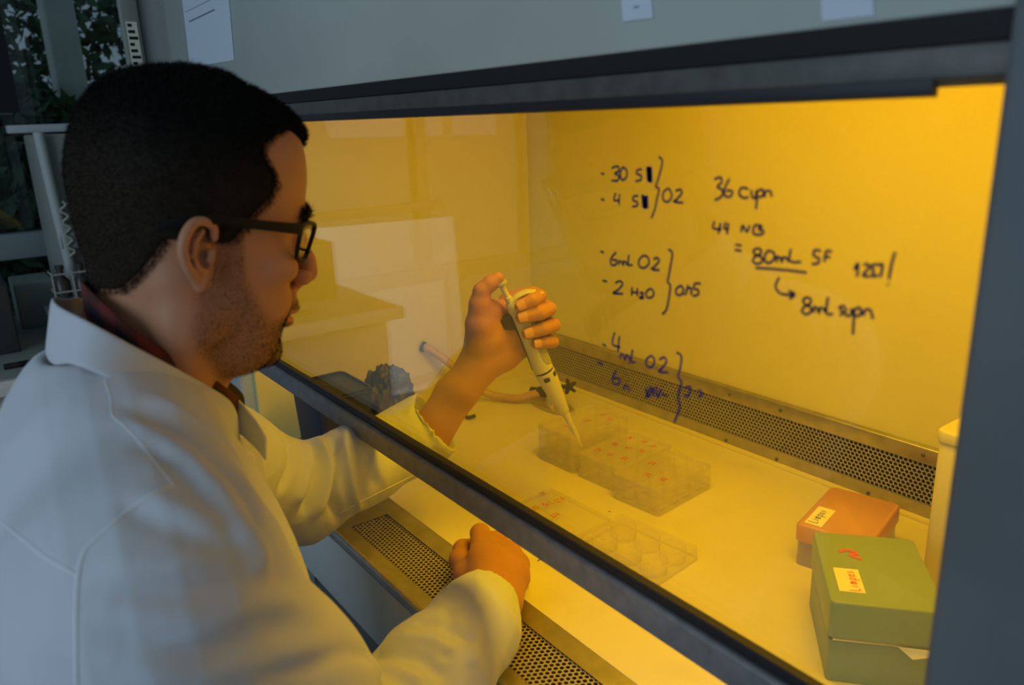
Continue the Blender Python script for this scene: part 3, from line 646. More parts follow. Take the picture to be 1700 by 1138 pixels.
b = MB(); ribbon(b, catmull([(-.030, .026, .0912), (-.022, .032, .0912), (-.012, .026, .0912), (-.020, .022, .0912), (-.010, .015, .0912)], 4), .0035, (0, 0, 1)); b.build('orange_smudge', M['ink_orange'], lidg)

# cream box at the back right corner
cb = empty('cream_container', (-.302, .905, 0), 0); tag(cb, 'tall cream plastic container standing in the back right corner of the cabinet', 'container')
MB().prism_z(rrect(.125, .13, .008), 0, .19).build('body', M['cream'], cb, bevel=.002)
MB().prism_z(rrect(.130, .135, .010), .19, .205).build('lid', M['cream'], cb, bevel=.003)

# gas burner valve with star knob, its foot, and the amber hose
bv = empty('burner_valve', (-1.112, .905, 0), 0); tag(bv, 'pale metal burner valve on oval foot with black star shaped knob', 'gas burner')
b = MB(); b.add(*[[(x * 1.0, y, z) for z in (0, .006) for x, y in [(.060 * math.cos(a_), .026 * math.sin(a_)) for a_ in np.linspace(0, 2 * PI, 28, endpoint=False)]],
                 [(k, (k + 1) % 28, 28 + (k + 1) % 28, 28 + k) for k in range(28)] + [tuple(range(28))[::-1], tuple(range(28, 56))]]); b.build('foot', M['brass'], bv, bevel=.0015)
MB().lathe([(.012, .006), (.010, .012), (.009, .040), (.0115, .042), (.0115, .052), (.006, .055), (.006, .062)], (-.004, 0, 0)).build('column', M['brass'], bv, True)
MB().lathe([(.007, 0), (.010, .004), (.010, .022), (.007, .026), (.0065, .04)], (-.008, -.002, .028), (-.9, -.35, 0)).build('inlet_nut', M['rubber'], bv, True)
MB().lathe([(.004, 0), (.004, .035)], (.0, .0, .030), (.75, .45, .28)).build('spindle', M['brass'], bv, True)
kc = np.array([.030, .018, .046]); ax = np.array([.55, -.72, .42]); ax /= np.linalg.norm(ax); ux = np.cross(ax, [0, 0, 1.]); ux /= np.linalg.norm(ux); uy = np.cross(ax, ux)
vs = []
for dz_ in (-.005, .005):
    for k in range(30):
        an = 2 * PI * k / 30; r_ = .0115 + .0052 * math.cos(5 * an); vs.append(kc + ux * math.cos(an) * r_ + uy * math.sin(an) * r_ + ax * dz_)
MB().add(vs, [(k, (k + 1) % 30, 30 + (k + 1) % 30, 30 + k) for k in range(30)] + [tuple(range(30))[::-1], tuple(range(30, 60))]).build('star_knob', M['black'], bv, bevel=.0015)
hp = [(XL + .001, .732, .118), (-1.288, .742, .112), (-1.262, .775, .078), (-1.243, .800, .045), (-1.222, .825, .020), (-1.195, .850, .011), (-1.170, .868, .012), (-1.147, .886, .022), (-1.135, .8955, .0275)]
hz = empty('rubber_hose', tuple(hp[0])); tag(hz, 'amber rubber hose curving from left cabinet wall down to the burner valve', 'hose')
mb = MB(hp[0]).tube(catmull(hp, 8), .0082, 14); mb.build('tube', M['hose'], hz, True)
MB(hp[0]).lathe([(.0105, 0), (.0105, .006), (.0085, .008)], hp[0], (.75, .6, -.3), 16).build('wall_fitting', M['rubber'], hz, True)

# waste bin with crumpled bag by the left cabinet wall
bc = (-1.165, .478)
wbn = empty('waste_bin', (bc[0], bc[1], 0)); tag(wbn, 'dark blue plastic waste bin standing on work surface at the left cabinet wall', 'bin')
o_ = rrect(.118, .096, .012); i_ = rrect(.112, .090, .010); ob = rrect(.104, .084, .010); n_ = len(o_)
vs = [(x, y, 0) for x, y in ob] + [(x, y, .134) for x, y in o_] + [(x, y, .134) for x, y in i_] + [(x * .93, y * .93, .004) for x, y in ob]
MB().add(vs, [(j * n_ + k, j * n_ + (k + 1) % n_, (j + 1) * n_ + (k + 1) % n_, (j + 1) * n_ + k) for j in range(3) for k in range(n_)] + [tuple(range(n_))[::-1], tuple(range(3 * n_, 4 * n_))]).build('body', M['binblue'], wbn, True)
MB().prism_z(rrect(.124, .102, .014), .127, .131).build('rim', M['binblue'], wbn, bevel=.001)
bg = bmesh.new(); bmesh.ops.create_icosphere(bg, subdivisions=5, radius=.058)
from mathutils import noise as mnoise
for v in bg.verts:
    d_ = v.co.normalized(); n1 = mnoise.noise(d_ * 2.1 + Vector((3, 1, 2))); n2 = abs(mnoise.noise(d_ * 4.2)); n3 = abs(mnoise.noise(d_ * 9 + Vector((5, 5, 5))))
    v.co = d_ * .058 * (1 + .30 * n1 - .34 * n2 + .14 * n3); v.co.x *= .85; v.co.y *= .80; v.co.z = max(v.co.z * 1.28, -.070)
me = bpy.data.meshes.new('waste_bag'); bg.to_mesh(me); bg.free()
bgo = link('waste_bag', me, M['bag']); bgo.location = (bc[0] + .010, bc[1] + .098, .0705); bgo.rotation_euler = (0, 0, .5); tag(bgo, 'crumpled dark grey plastic bag beside the blue bin, seen through the glass', 'bag')

# stains on the work surface
st = MB()
for pts in ([(893, 932), (897, 928), (900, 931), (904, 929)], [(905, 929), (908, 926), (912, 927)], [(915, 922), (920, 920), (918, 924)], [(1010, 850), (1014, 850)]):
    ribbon(st, [PZ(u, v, .0004) for u, v in pts], .0022, (0, 0, 1), .0001)
H('stain', st, M['ink_brown'])
# small dark clip on the surface behind the cuff
q = PZ(778, 694, .004); cl = MB(tuple(q)).tube([q + np.array([-.010, 0, 0]), q, q + np.array([.008, .010, .004])], .0035, 8).build('clip', M['black'], None, True); cl.location = q
tag(cl, 'small black clip lying on the work surface just beyond his raised cuff', 'clip')

# ------------------------------------------------------------------ left background
def box_obj(name, a, b, m, label, cat, bevel=.004):
    c = ((a[0] + b[0]) / 2, (a[1] + b[1]) / 2, a[2]); o = MB(c).box(a, b).build(name, m, None, bevel=bevel); o.location = c
    return tag(o, label, cat)
# side of a tall beige apparatus behind his head (x = -2.1), with pale upright edge, bracket and wound cable
XA = -2.05
ap = empty('lab_refrigerator', (XA - .15, .42, -.80)); AO = (XA - .15, .42, -.80)
tag(ap, 'grey beige upright lab cabinet behind his head below the window sill', 'cabinet')
yl, yr = PX(88, 350, XA)[1], .72; zt, zb_ = PX(110, 222, XA)[2], -.80
MB(AO).box((XA - .3, yl, zb_), (XA, yr, zt)).build('body', M['beige'], ap, bevel=.006)
pts = [PX(64, 222, XA + .02), PX(84, 320, XA + .02), PX(100, 400, XA + .02)]
MB(AO).tube([(XA + .02, pts[0][1], zt + .005), (XA + .02, pts[0][1] + .004, pts[1][2]), (XA + .02, pts[0][1] + .012, pts[2][2] - .08)], .011, 12).build('upright_edge', mat('pale_edge', (.50, .54, .53), .5), ap, True)
MB(AO).box((XA, yl + .0, pts[2][2] - .02), (XA + .03, yl + .035, pts[2][2] + .035)).build('bracket', M['beige'], ap, bevel=.003)
cab = [(XA + .035, pts[0][1] + .018 + .007 * math.sin(k * 1.3), pts[1][2] - .02 - k * .0055) for k in range(24)]
MB(AO).tube(cab, .0035, 6).build('wound_cable', M['cable'], ap, True)
# wire rack with bottles
rk = PX(137, 470, -1.98); ro = tuple(rk)
rack = empty('wire_rack', ro); tag(rack, 'pale wire rack holding dark bottles just behind the nape of his neck', 'rack')
b = MB(ro)
for z_ in (-.045, -.01, .03):
    b.tube([(ro[0] + .03, ro[1] - .06, ro[2] + z_), (ro[0] + .03, ro[1] + .06, ro[2] + z_)], .0022, 6); b.tube([(ro[0] - .03, ro[1] - .06, ro[2] + z_), (ro[0] + .03, ro[1] - .06, ro[2] + z_)], .0022, 6)
for y_ in (-.06, -.02, .02, .06): b.tube([(ro[0] + .03, ro[1] + y_, ro[2] - .05), (ro[0] + .03, ro[1] + y_, ro[2] + .035)], .0022, 6)
b.build('wires', M['cable'], rack, True)
for k, y_ in enumerate((-.04, .0, .04)):
    bo = MB().lathe([(.016, 0), (.017, .002), (.017, .06), (.007, .072), (.007, .085), (.009, .086), (.009, .096)], (0, 0, 0), n=16).build('bottle', M['bottle'], None, True)
    bo.location = (ro[0], ro[1] + y_, ro[2] - .05); tag(bo, ['dark bottle at the left end of the wire rack', 'dark bottle in the middle of the wire rack', 'dark bottle at the right end of the wire rack, nearest his neck'][k], 'bottle', 'bottles in the wire rack')
sh_ = MB((ro[0], ro[1], ro[2] - .053)).box((XA + .001, ro[1] - .08, ro[2] - .062), (ro[0] + .05, ro[1] + .08, ro[2] - .053)).build('rack_shelf', M['beige'], rack); sh_.location = (0, 0, -.053)
# bench along the left wall with dark apparatus on it
zb1 = PX(25, 622, -1.75)[2]
bench = empty('lab_bench', (-2.0, .1, -.80)); BO = (-2.0, .1, -.80); tag(bench, 'white edged lab bench running along the window wall', 'bench')
MB(BO).box((-2.35, -.14, zb1 - .03), (-1.72, yl - .01, zb1)).build('bench_top', M['winframe'], bench, bevel=.003)
MB(BO).box((-1.722, -.14, zb1 - .028), (-1.70, yl - .01, zb1 + .002)).build('bench_edge', mat('white_edge', (.60, .66, .68), .4), bench, bevel=.003)
for k in range(1):
    y_ = -.12
    dr = MB(BO).box((-2.33, y_, -.74), (-1.76, yl - .02, zb1 - .031)).build('cupboard', mat('white_cupboard', (.62, .64, .62), .5) if k == 0 else bpy.data.materials['white_cupboard'], bench, bevel=.003)
    MB(BO).tube([(-1.752, y_ + .2, -.3), (-1.738, y_ + .21, -.3), (-1.738, y_ + .34, -.3), (-1.752, y_ + .35, -.3)], .005, 8).build('handle', M['steel'], dr, True)
a = PX(0, 470, -1.95); b_ = PX(42, 600, -1.95)
box_obj('instrument', (-2.2, a[1] - .16, zb1), (-1.93, PX(22, 520, -1.93)[1], a[2]), M['darkbox'], 'dark grey instrument standing on the window bench at the far left', 'instrument')
box_obj('instrument', (-2.3, PX(22, 520, -2.2)[1] + .01, zb1), (-2.16, min(yl - .015, PX(100, 520, -2.2)[1]), PX(60, 468, -2.16)[2]), M['winframe'], 'grey boxy instrument on the window bench right of the dark one', 'instrument')
sk = [PX(u, v, -1.80) for u, v in ((0, 582), (20, 576), (45, 578), (62, 570), (60, 590), (30, 596))]
sk = [(p[0], p[1], zb1 + .006) for p in sk]
cbl = MB(sk[0]).tube(catmull(sk, 6), .006, 8).build('cable', M['black'], None, True); cbl.location = sk[0]; tag(cbl, 'black cable coiled on the bench below the window, left of his collar', 'cable')

# ------------------------------------------------------------------ the person
man = empty('person', (-.62, .03, -.80)); MO = np.array((-.62, .03, -.80))
tag(man, 'person in white lab coat and black glasses pipetting, leaning over the tray of the cabinet', 'person')
HC = np.array([-.618, .155, .486]); pit = math.radians(15)
Fh = np.array([.03, .999, 0]); Fh /= np.linalg.norm(Fh); HR = np.cross(Fh, [0, 0, 1.]); HF = Fh * math.cos(pit) - np.array([0, 0, 1.]) * math.sin(pit); HU = np.cross(HR, HF)
HM = np.stack([HF, HR, HU])                       # rows; head frame in mm: f forward, r to his right, u up
def h2w(V): return HC + (np.asarray(V, float) / 1000.0) @ HM
def part(name, V, Q, m, par=None):
    o = link(name, np_mesh(name, V - MO, Q), m, par or man); return o
T_u = [-120, -116, -108, -100, -92, -82, -75, -63, -55, -40, -20, 0, 12, 25, 43, 50, 60, 70, 80, 87, 92, 96, 99, 101]
T_f = [48, 58, 69, 75, 78, 78, 78.5, 81, 82, 77.5, 77, 79, 81, 80.5, 78.5, 77.5, 75.5, 72, 65, 56, 46, 34, 20, 2]
T_b = [20, 15, 3, -8, -15, -25, -32, -46, -54, -62, -70, -74, -76, -76, -73, -71, -68, -63, -56, -48, -40, -30, -20, -6]
T_w = [12, 22, 36, 43, 48, 53, 55.5, 60, 62.5, 66.5, 70, 72.5, 73.5, 74, 73, 72, 69, 64.5, 57.5, 49.5, 41.5, 31.5, 20, 5]
F_ = Field((-100, -92, -196), (122, 92, 122), 1.35)
g = np.meshgrid(*[a_.astype(np.float32) for a_ in F_.ax], indexing='ij', sparse=True)
uu = g[2]; ff = np.interp(uu, T_u, T_f).astype(np.float32); bb = np.interp(uu, T_u, T_b).astype(np.float32); ww = np.interp(uu, T_u, T_w).astype(np.float32)
fc = np.interp(uu, [-120, -80, -40, 0, 60, 101], [40, 32, 12, -2, 0, 0]).astype(np.float32)
a_ = np.where(g[0] > fc, np.maximum(ff - fc, 2), np.maximum(fc - bb, 2)); n_ = np.where(g[0] > fc, 2.25, 2.2).astype(np.float32)
q = (np.abs(g[0] - fc) / a_) ** n_ + (np.abs(g[1]) / np.maximum(ww, 2)) ** n_
q = q ** (1 / n_); base = (q - 1) * np.minimum(a_, ww) * .97
cut = np.maximum(uu - 95, -121 - uu); base = np.maximum(base, cut).astype(np.float32)
F_.D = base.copy(); del a_, n_, q
F_.ell((2, 0, 38), (75, 69, 61), 14); F_.ell((-26, 0, 30), (50, 66, 56), 14)
F_.blur(3)
# neck
F_.chain([(-4, 0, -30), (-7, 0, -60), (-14, 0, -100), (-16, 0, -150), (-12, 0, -196)], [48, 46.5, 47.5, 47, 47], 14)
for s_ in (1, -1): F_.cap((-14, 49 * s_, -45), (10, 22 * s_, -150), 13, 12, 16)          # neck muscle behind the jaw
F_.ell((34, 0, -128), (12, 9, 14), 12)
SK = F_.D.copy()
# brow ridge, sockets, eyes
for s_ in (1, -1):
    F_.chain([(79.5, 8 * s_, 13), (75.5, 26 * s_, 16), (65, 43 * s_, 12)], [4.6, 5.6, 5.0], 8)
    F_.ell((89, 30 * s_, -3), (15, 15, 11), 8, 's')
    F_.ell((67, 30 * s_, -4), (12.6, 12.6, 12.2), 1.5)
    F_.ell((67.8, 30 * s_, -1.0), (13.6, 14.5, 10.0), 1.0)           # upper lid, lowered
    F_.cap((77, 19 * s_, -11), (72, 41 * s_, -10), 2.4, 2.2, 4)         # lower lid
    F_.ell((53, 49 * s_, -25), (18, 13.5, 11), 14)                       # cheekbone
    F_.ell((57, 33 * s_, -51), (15, 14, 14), 12)                       # cheek
    F_.ell((0, 55 * s_, -72), (18, 9, 16), 16)                         # jaw corner
# nose
F_.chain([(82, 0, 8), (89, 0, -8), (96, 0, -21), (99.5, 0, -30)], [5.0, 5.8, 6.6, 7.6], 7)
for s_ in (1, -1):
    F_.ell((90.5, 10.5 * s_, -34), (8.5, 5.6, 6.5), 4)
    F_.cap((95, 5.5 * s_, -40.5), (93, 6.5 * s_, -34), 2.6, 2.2, 1.5, 's')
F_.cap((97, 0, -36), (90, 0, -42), 4.2, 4, 4)
# mouth and chin
F_.ell((82, 0, -53), (9, 17, 10), 8)
F_.chain([(80, 18, -65), (87.5, 7, -60.0), (88, 0, -61), (87.5, -7, -60.0), (80, -18, -65)], [2.6, 4.6, 4.4, 4.6, 2.6], 4)
F_.chain([(79.5, 16, -68), (84.5, 7, -71), (85, 0, -71.5), (84.5, -7, -71), (79.5, -16, -68)], [2.6, 4.9, 5.2, 4.9, 2.6], 4)
F_.chain([(79, 23, -66), (88, 9, -66), (90.5, 0, -66.5), (88, -9, -66), (79, -23, -66)], [1.0, 1.2, 1.4, 1.2, 1.0], 2.0, 's')
F_.cap((90.5, 12, -81), (90.5, -12, -81), 6, 6, 7, 's')
F_.ell((73, 0, -98), (11, 18, 13), 10)
# ears
for s_ in (1, -1):
    e = lambda f_, u_, r_: ((f_ + 19) * .84 - 9, s_ * (76 + (r_ - 76) * .85), (u_ + 20) * .86 - 19)
    F_.ell(e(-19, -21, 76), (11.2, 3.0, 18.5), 3, rot=[(.93, s_ * -.37, 0), (s_ * .37, .93, 0), (0, 0, 1)])
    ch_ = catmull([e(-8, -9, 77), e(-10, 0, 80), e(-18, 4.5, 84), e(-27, 2, 87), e(-33, -8, 90), (lambda q_: q_)(e(-33.5, -20, 90)), e(-28, -32, 88), e(-20, -41, 83)], 4)
    F_.chain(ch_, list(np.interp(np.linspace(0, 7, len(ch_)), range(8), [2.4, 2.8, 3.1, 3.3, 3.4, 3.3, 3.1, 3.0])), 1.0)
    F_.ell(e(-14.5, -43, 80), (5.2, 3.6, 7.3), 4)
    F_.cap(e(-11, -44, 78), e(-8, -30, 75), 3.8, 3.4, 3)
    F_.chain([e(-19, -3, 84), e(-24.5, -12, 86), e(-24.5, -22, 86), e(-19, -32, 84), e(-13, -34, 81)], [1.8, 2.3, 2.5, 2.5, 2.2], 1.5)   # antihelix
    F_.ell(e(-15, -20, 86), (5.6, 7.5, 9.0), 2, 's')                     # concha
    F_.cap(e(-8, -19, 76), e(-7, -26, 76), 1, 1, 0)
    F_.cap(e(-9.5, -19, 80.5), e(-9.5, -25, 80.5), 2.8, 2.8, 2)            # tragus
V0, Q0 = F_.mesh()
N0 = vnormals(V0, Q0)
# masks on the skin
def beard_mask(V):
    f_, r_, u_ = V[:, 0], np.abs(V[:, 1]), V[:, 2]
    top = np.interp(f_, [-10, -2, 8, 21, 28, 37, 48, 57, 64, 73, 81, 98], [-60, -30, 5, 5, -26, -40, -52, -60, -60, -52, -46, -46])
    low = np.interp(f_, [-20, 0, 30, 60], [-75, -92, -122, -130])
    m_ = np.clip((top - u_) / 13, 0, 1) * np.clip((u_ - low) / 14, 0, 1) * np.clip((f_ + 8) / 10, 0, 1)
    lip = np.clip(1 - np.abs(u_ + 66) / 6.5, 0, 1) * np.clip((24 - r_) / 4, 0, 1) * (f_ > 74)
    nose = (f_ > 88) & (u_ > -46); m_ = m_ * (1 - np.clip(lip * 3, 0, 1)) * (1 - nose)
    dens = np.interp(f_, [-10, 10, 55, 66, 78], [.62, .60, .62, .85, 1.0]); return m_ * dens, np.clip(lip * 2, 0, 1) * (f_ > 78)
def hair_h(V0_, mid=True):
    """negative where scalp hair grows"""
    f_, r_, u_ = V0_
    fb = np.interp(u_, [-64, -60, -55, -36, -20, -14, -12, -2, 12, 24, 34, 43, 52, 60, 70, 80, 110], [-90, -56, -44, -35, -29, -27, 13, 20, 27, 37, 41, 37, 29, 28, 40, 60, 130])
    h = np.minimum(f_ - fb, (67 + .004 * r_ * r_ - u_))
    return np.maximum(h, -60 - u_)
bm_, lm_ = beard_mask(V0)
hh = hair_h((V0[:, 0], V0[:, 1], V0[:, 2])); scalp = np.clip(-hh / 6, 0, 1) * .9 * (np.abs(V0[:, 1]) < 79)
brow = np.clip(1.5 - seg_dist(np.stack([V0[:, 0], np.abs(V0[:, 1]), V0[:, 2]], 1), [(84, 9, 13), (81, 25, 19), (70, 45, 14)]) / 5.5, 0, 1) * .8
stub = np.clip(np.maximum(np.maximum(bm_ * .74, scalp), brow), 0, 1)
eyeslit = np.clip(1.6 - seg_dist(np.stack([V0[:, 0], np.abs(V0[:, 1]), V0[:, 2]], 1), [(78, 19, -9.5), (80.5, 30, -9.5), (75, 42, -8.5)]) / 1.6, 0, 1)
stub = np.maximum(stub, eyeslit)

# hands: fields in metres
def tube_chain(F, pts, rad, k): F.chain([np.array(p) for p in pts], rad, k)
TH = {}
def left_hand():
    """raised hand round the pipette; px give the picture positions, the depth is counted from the pipette's own axis"""
    ax0, ax1 = PIP_TOP, PIP_TIP
    def on(u, v, off):       # point on the pixel's ray, off metres beyond (+) or before (-) the pipette's axis plane
        d = ray(u, v); d = d / np.linalg.norm(d); n = AXN; t = ((ax0 - CAMP) @ n) / (d @ n); return CAMP + d * (t + off)
    F = Field(np.array([-.98, .40, .10]), np.array([-.60, .74, .42]), .0013)
    W = on(778, 628, .012); W2 = on(756, 655, .010); E = on(700, 745, .0)
    F.chain([E, W2, W], [.030, .0265, .0235], .01); F.chain([W2 + (on(770, 642, .0) - W2), on(800, 600, .010)], [.024, .026], .012)
    # palm: heel, thumb base, back of the hand
    F.chain([on(790, 606, .010), on(806, 560, .010), on(812, 520, .014)], [.022, .024, .019], .012)
    F.chain([on(800, 606, .012), on(832, 590, .014), on(850, 560, .018)], [.020, .0195, .018], .014)
    F.chain([on(820, 560, .018), on(846, 540, .024), on(858, 520, .028)], [.022, .019, .016], .014)
    F.chain([on(846, 592, .016), on(862, 575, .022), on(870, 560, .028)], [.013, .014, .013], .012)
    # thumb
    F.chain([on(800, 570, .002), on(796, 538, -.002), on(796, 506, -.002), on(800, 483, -.001)], [.0185, .0165, .0118, .0108], .010)
    F.chain([on(800, 483, -.001), on(814, 471, .0), on(826, 462, .001)], [.0108, .0100, .0082], .004)
    # fingers: knuckle behind, middle joint at the right, tip on the near side of the grip
    fin = [((846, 496, .032), (884, 487, .022), (896, 492, .002), (884, 499, -.0150), (864, 508, -.0165), .0088),
           ((852, 520, .034), (898, 506, .026), (912, 513, .003), (897, 520, -.0165), (866, 527, -.0180), .0094),
           ((862, 545, .034), (906, 533, .026), (919, 540, .003), (902, 546, -.0165), (876, 554, -.0185), .0090),
           ((872, 566, .032), (906, 560, .022), (918, 568, .002), (904, 569, -.0140), (890, 571, -.0165), .0078)]
    for a_, b_, c_, d_, e_, r in fin:
        P_ = [on(*a_), on(*b_), on(*c_), on(*d_), on(*e_)]
        F.chain(P_, [r * 1.15, r * 1.05, r * 1.02, r, r * .90], .0015); TH.setdefault('tips', []).append((P_[4], P_[3] - P_[4], r))
    F.cap(on(840, 510, .028), on(868, 572, .032), .013, .012, .012)
    TH['thumb'] = on(826, 462, .001)
    F.blur(1)
    return F.mesh()
PIP_TOP = np.array(PY(829, 466, .565)); PIP_TIP = np.array(PY(966, 742, .672))
AXD = (PIP_TIP - PIP_TOP); PLEN = np.linalg.norm(AXD); AXD /= PLEN
vd = (PIP_TOP + PIP_TIP) / 2 - CAMP; vd /= np.linalg.norm(vd); AXN = vd - AXD * (vd @ AXD); AXN /= np.linalg.norm(AXN)
AXS = np.cross(AXD, AXN)                          # to the side, across the view
VL, QL = left_hand()
def right_hand():
    F = Field(np.array([-.84, .30, -.004]), np.array([-.55, .60, .14]), .0013)
    z = lambda u, v, h: np.array(PZ(u, v, h))
    F.chain([z(798, 1060, .053), z(812, 1010, .050), z(818, 985, .050)], [.026, .0265, .0265], .01)
    F.chain([z(838, 1000, .044), z(832, 960, .046)], [.020, .022], .012)
    # back of the hand: four metacarpals
    kn = [(797, 886, .045), (826, 900, .047), (849, 917, .044), (864, 936, .038)]
    wr = [(808, 975, .050), (815, 975, .050), (826, 978, .047), (836, 980, .043)]
    for (ku, kv, kh), (wu, wv, wh), r in zip(kn, wr, (.0125, .0122, .0115, .0105)):
        F.chain([z(wu, wv, wh), z((ku + wu) / 2, (kv + wv) / 2, (kh + wh) / 2 + .003), z(ku, kv, kh)], [.020, .0165, r], .014)
    # fingers curl down and back under the palm
    for (ku, kv, kh), r in zip(kn, (.0102, .0104, .0098, .0085)):
        K = z(ku, kv, kh); d1 = z(ku + 6, kv - 16, kh) - K; d1 /= np.linalg.norm(d1)
        Wc = z(818, 975, .0); bk = (Wc - K); bk[2] = 0; bk /= np.linalg.norm(bk)
        P1 = K + d1 * .006 + np.array([0, 0, -.006]); P2 = K + d1 * .010 + np.array([0, 0, -.028]) ; P2[2] = max(P2[2], r + .002)
        P3 = P2 + bk * .024; P3[2] = r + .001; P4 = P3 + bk * .016; P4[2] = r + .004
        F.chain([K, P1, P2, P3, P4], [r * 1.2, r * 1.12, r * 1.02, r * .95, r * .85], .003)
    # thumb along the left side
    F.chain([z(800, 975, .040), z(778, 955, .034), z(764, 930, .026), z(768, 912, .020), z(785, 905, .016)], [.020, .0165, .0125, .0108, .0092], .008)
    F.chain([z(812, 940, .022), z(840, 950, .022)], [.018, .018], .014)
    F.blur(1)
    return F.mesh()
VR, QR = right_hand()
# rough body under the clothes (arms, chest) so that the figure is one body
FB = Field((-.92, -.12, -.30), (-.34, .52, .40), .006)
FB.ell((-.62, .065, .10), (.15, .10, .24), .03); FB.cap((-.50, .07, .27), (-.74, .085, .26), .035, .035, .04)
FB.chain([(-.618, .10, .37), (-.62, .085, .28)], [.045, .05], .02)
SHR, ELR, WRR = np.array([-.455, .06, .285]), np.array([-.502, .185, .035]), np.array(PZ(815, 1010, .052))
SHL, ELL, WRL = np.array([-.785, .095, .275]), np.array([-.872, .300, .108]), np.array((-.866, .470, .13))
FB.chain([SHR, ELR, WRR], [.042, .034, .021], .02); FB.chain([SHL, ELL, WRL], [.042, .034, .026], .02)
FB.ell((-.62, .02, -.15), (.16, .12, .15), .05)
VB, QB = FB.mesh()
Vh = h2w(V0)
Vall = np.concatenate([Vh, VL, VR, VB]); k1 = len(Vh); k2 = k1 + len(VL); k3 = k2 + len(VR)
Qall = np.concatenate([Q0, QL + k1, QR + k2, QB + k3])
body = part('body', Vall, Qall, M['skin'])
for nm, dat in (('stubble', stub), ('lips', lm_)):
    at = body.data.attributes.new(nm, 'FLOAT', 'POINT'); full = np.zeros(len(body.data.vertices), np.float32); full[:len(dat)] = dat; at.data.foreach_set('value', full)
# nails on the fingertips round the pipette
for P_, back, r in TH['tips']:
    n_ = CAMP - P_; n_ /= np.linalg.norm(n_); t_ = back / np.linalg.norm(back); n_ = n_ - t_ * (n_ @ t_) * .9; n_ /= np.linalg.norm(n_); s_ = np.cross(t_, n_)
    c_ = P_ + n_ * r * .80 - t_ * .001; vs = []; fs = []
    for j in range(7):
        for i in range(9):
            x = (i / 8 - .5) * 2; y = j / 6 - .35; wd_ = r * .66 * (1 - .25 * max(0, -y * 2.4) ** 2)
            vs.append(c_ + s_ * x * wd_ + t_ * y * r * 1.25 + n_ * (r * .17 * (1 - x * x) + .0003))
    for j in range(6):
        for i in range(8): fs.append((j * 9 + i, j * 9 + i + 1, (j + 1) * 9 + i + 1, (j + 1) * 9 + i))
    MB(MO).add(vs, fs).build('fingernail', M['nail'], body, True)
for s_ in (1, -1):
    q_ = catmull([(70.5, s_ * 45, -7.5), (76, s_ * 39, -9.5), (80.5, s_ * 31, -10.5), (80, s_ * 24, -10)], 5); q_ = h2w(q_)
    mb = MB(MO).tube(q_, .0009, 6)
    for k_ in range(0, len(q_)):
        d_ = HF * .006 - HU * .002 + HR * s_ * .002; mb.tube([q_[k_], q_[k_] + d_ * .6, q_[k_] + d_ + HU * .0012], [.0004, .0003, .0001], 4)
    o = mb.build('eyelashes', M['hair'], body, True); o['kind'] = 'stuff'
# head hair: cap shell plus short strands
FH = Field((-100, -92, -196), (122, 92, 122), 1.35)
hg = np.maximum(np.minimum(g[0] - np.interp(uu, [-64, -60, -55, -36, -20, -14, -12, -2, 12, 24, 34, 43, 52, 60, 70, 80, 110], [-90, -56, -44, -35, -29, -27, 13, 20, 27, 37, 41, 37, 29, 28, 40, 60, 130]), 67 + .004 * g[1] ** 2 - uu), -60 - uu).astype(np.float32)
thick = np.interp(uu, [-60, -40, 0, 30, 50, 62, 75, 100], [.5, 1.4, 1.9, 2.1, 2.8, 4.2, 5.4, 6.2]).astype(np.float32) * np.clip(-hg / 9, 0, 1)
SKo = np.minimum(SK, 40); FH.D = np.maximum(SKo - thick - .15, hg * .5 + .05).astype(np.float32)
FH.D = np.maximum(FH.D, -SK - 6); FH.blur(1)
VH, QH = FH.mesh(); NH = vnormals(VH, QH)
hair = part('hair', h2w(VH), QH, M['hair'])
at = hair.data.attributes.new('fade', 'FLOAT', 'POINT'); at.data.foreach_set('value', np.interp(VH[:, 2] - .25 * np.abs(VH[:, 0] + 40) * (VH[:, 0] < -40), [-60, 0, 30, 62], [1, .9, .55, 0]).astype(np.float32))
outer = np.where((((VH / [1, 1, 1]) * NH).sum(1) > 8) & (hair_h((VH[:, 0], VH[:, 1], VH[:, 2])) < -.2))[0]
NHS = 60000; pick = rng.choice(outer, NHS); P_ = VH[pick] + rng.normal(size=(NHS, 3)) * .6; N_ = NH[pick]
ln = np.interp(P_[:, 2], [-60, 0, 40, 60, 80, 100], [1.3, 1.8, 2.2, 3.2, 4.6, 4.6]) * rng.uniform(.7, 1.15, NHS)
front = np.clip((P_[:, 0] - 20) / 60, 0, 1)[:, None]
tt = np.clip((P_[:, 2:3] - 25) / 50, 0, 1); flow = np.array([-.15, 0, -.9]) * (1 - tt) + np.array([.75, 0, .15]) * tt
D_ = N_ * .75 + flow * .8 + rng.normal(size=(NHS, 3)) * .28; D_ /= np.linalg.norm(D_, axis=1)[:, None]
SV, SQ = strands(P_, D_, ln, .38); hs = part('hair_strands', h2w(SV), SQ, M['hair'], hair); hs['kind'] = 'stuff'
at = hs.data.attributes.new('fade', 'FLOAT', 'POINT'); fd = np.interp(P_[:, 2] - .25 * np.abs(P_[:, 0] + 40) * (P_[:, 0] < -40), [-60, 0, 30, 62], [1, .9, .55, 0]); at.data.foreach_set('value', np.repeat(fd, 6).astype(np.float32))
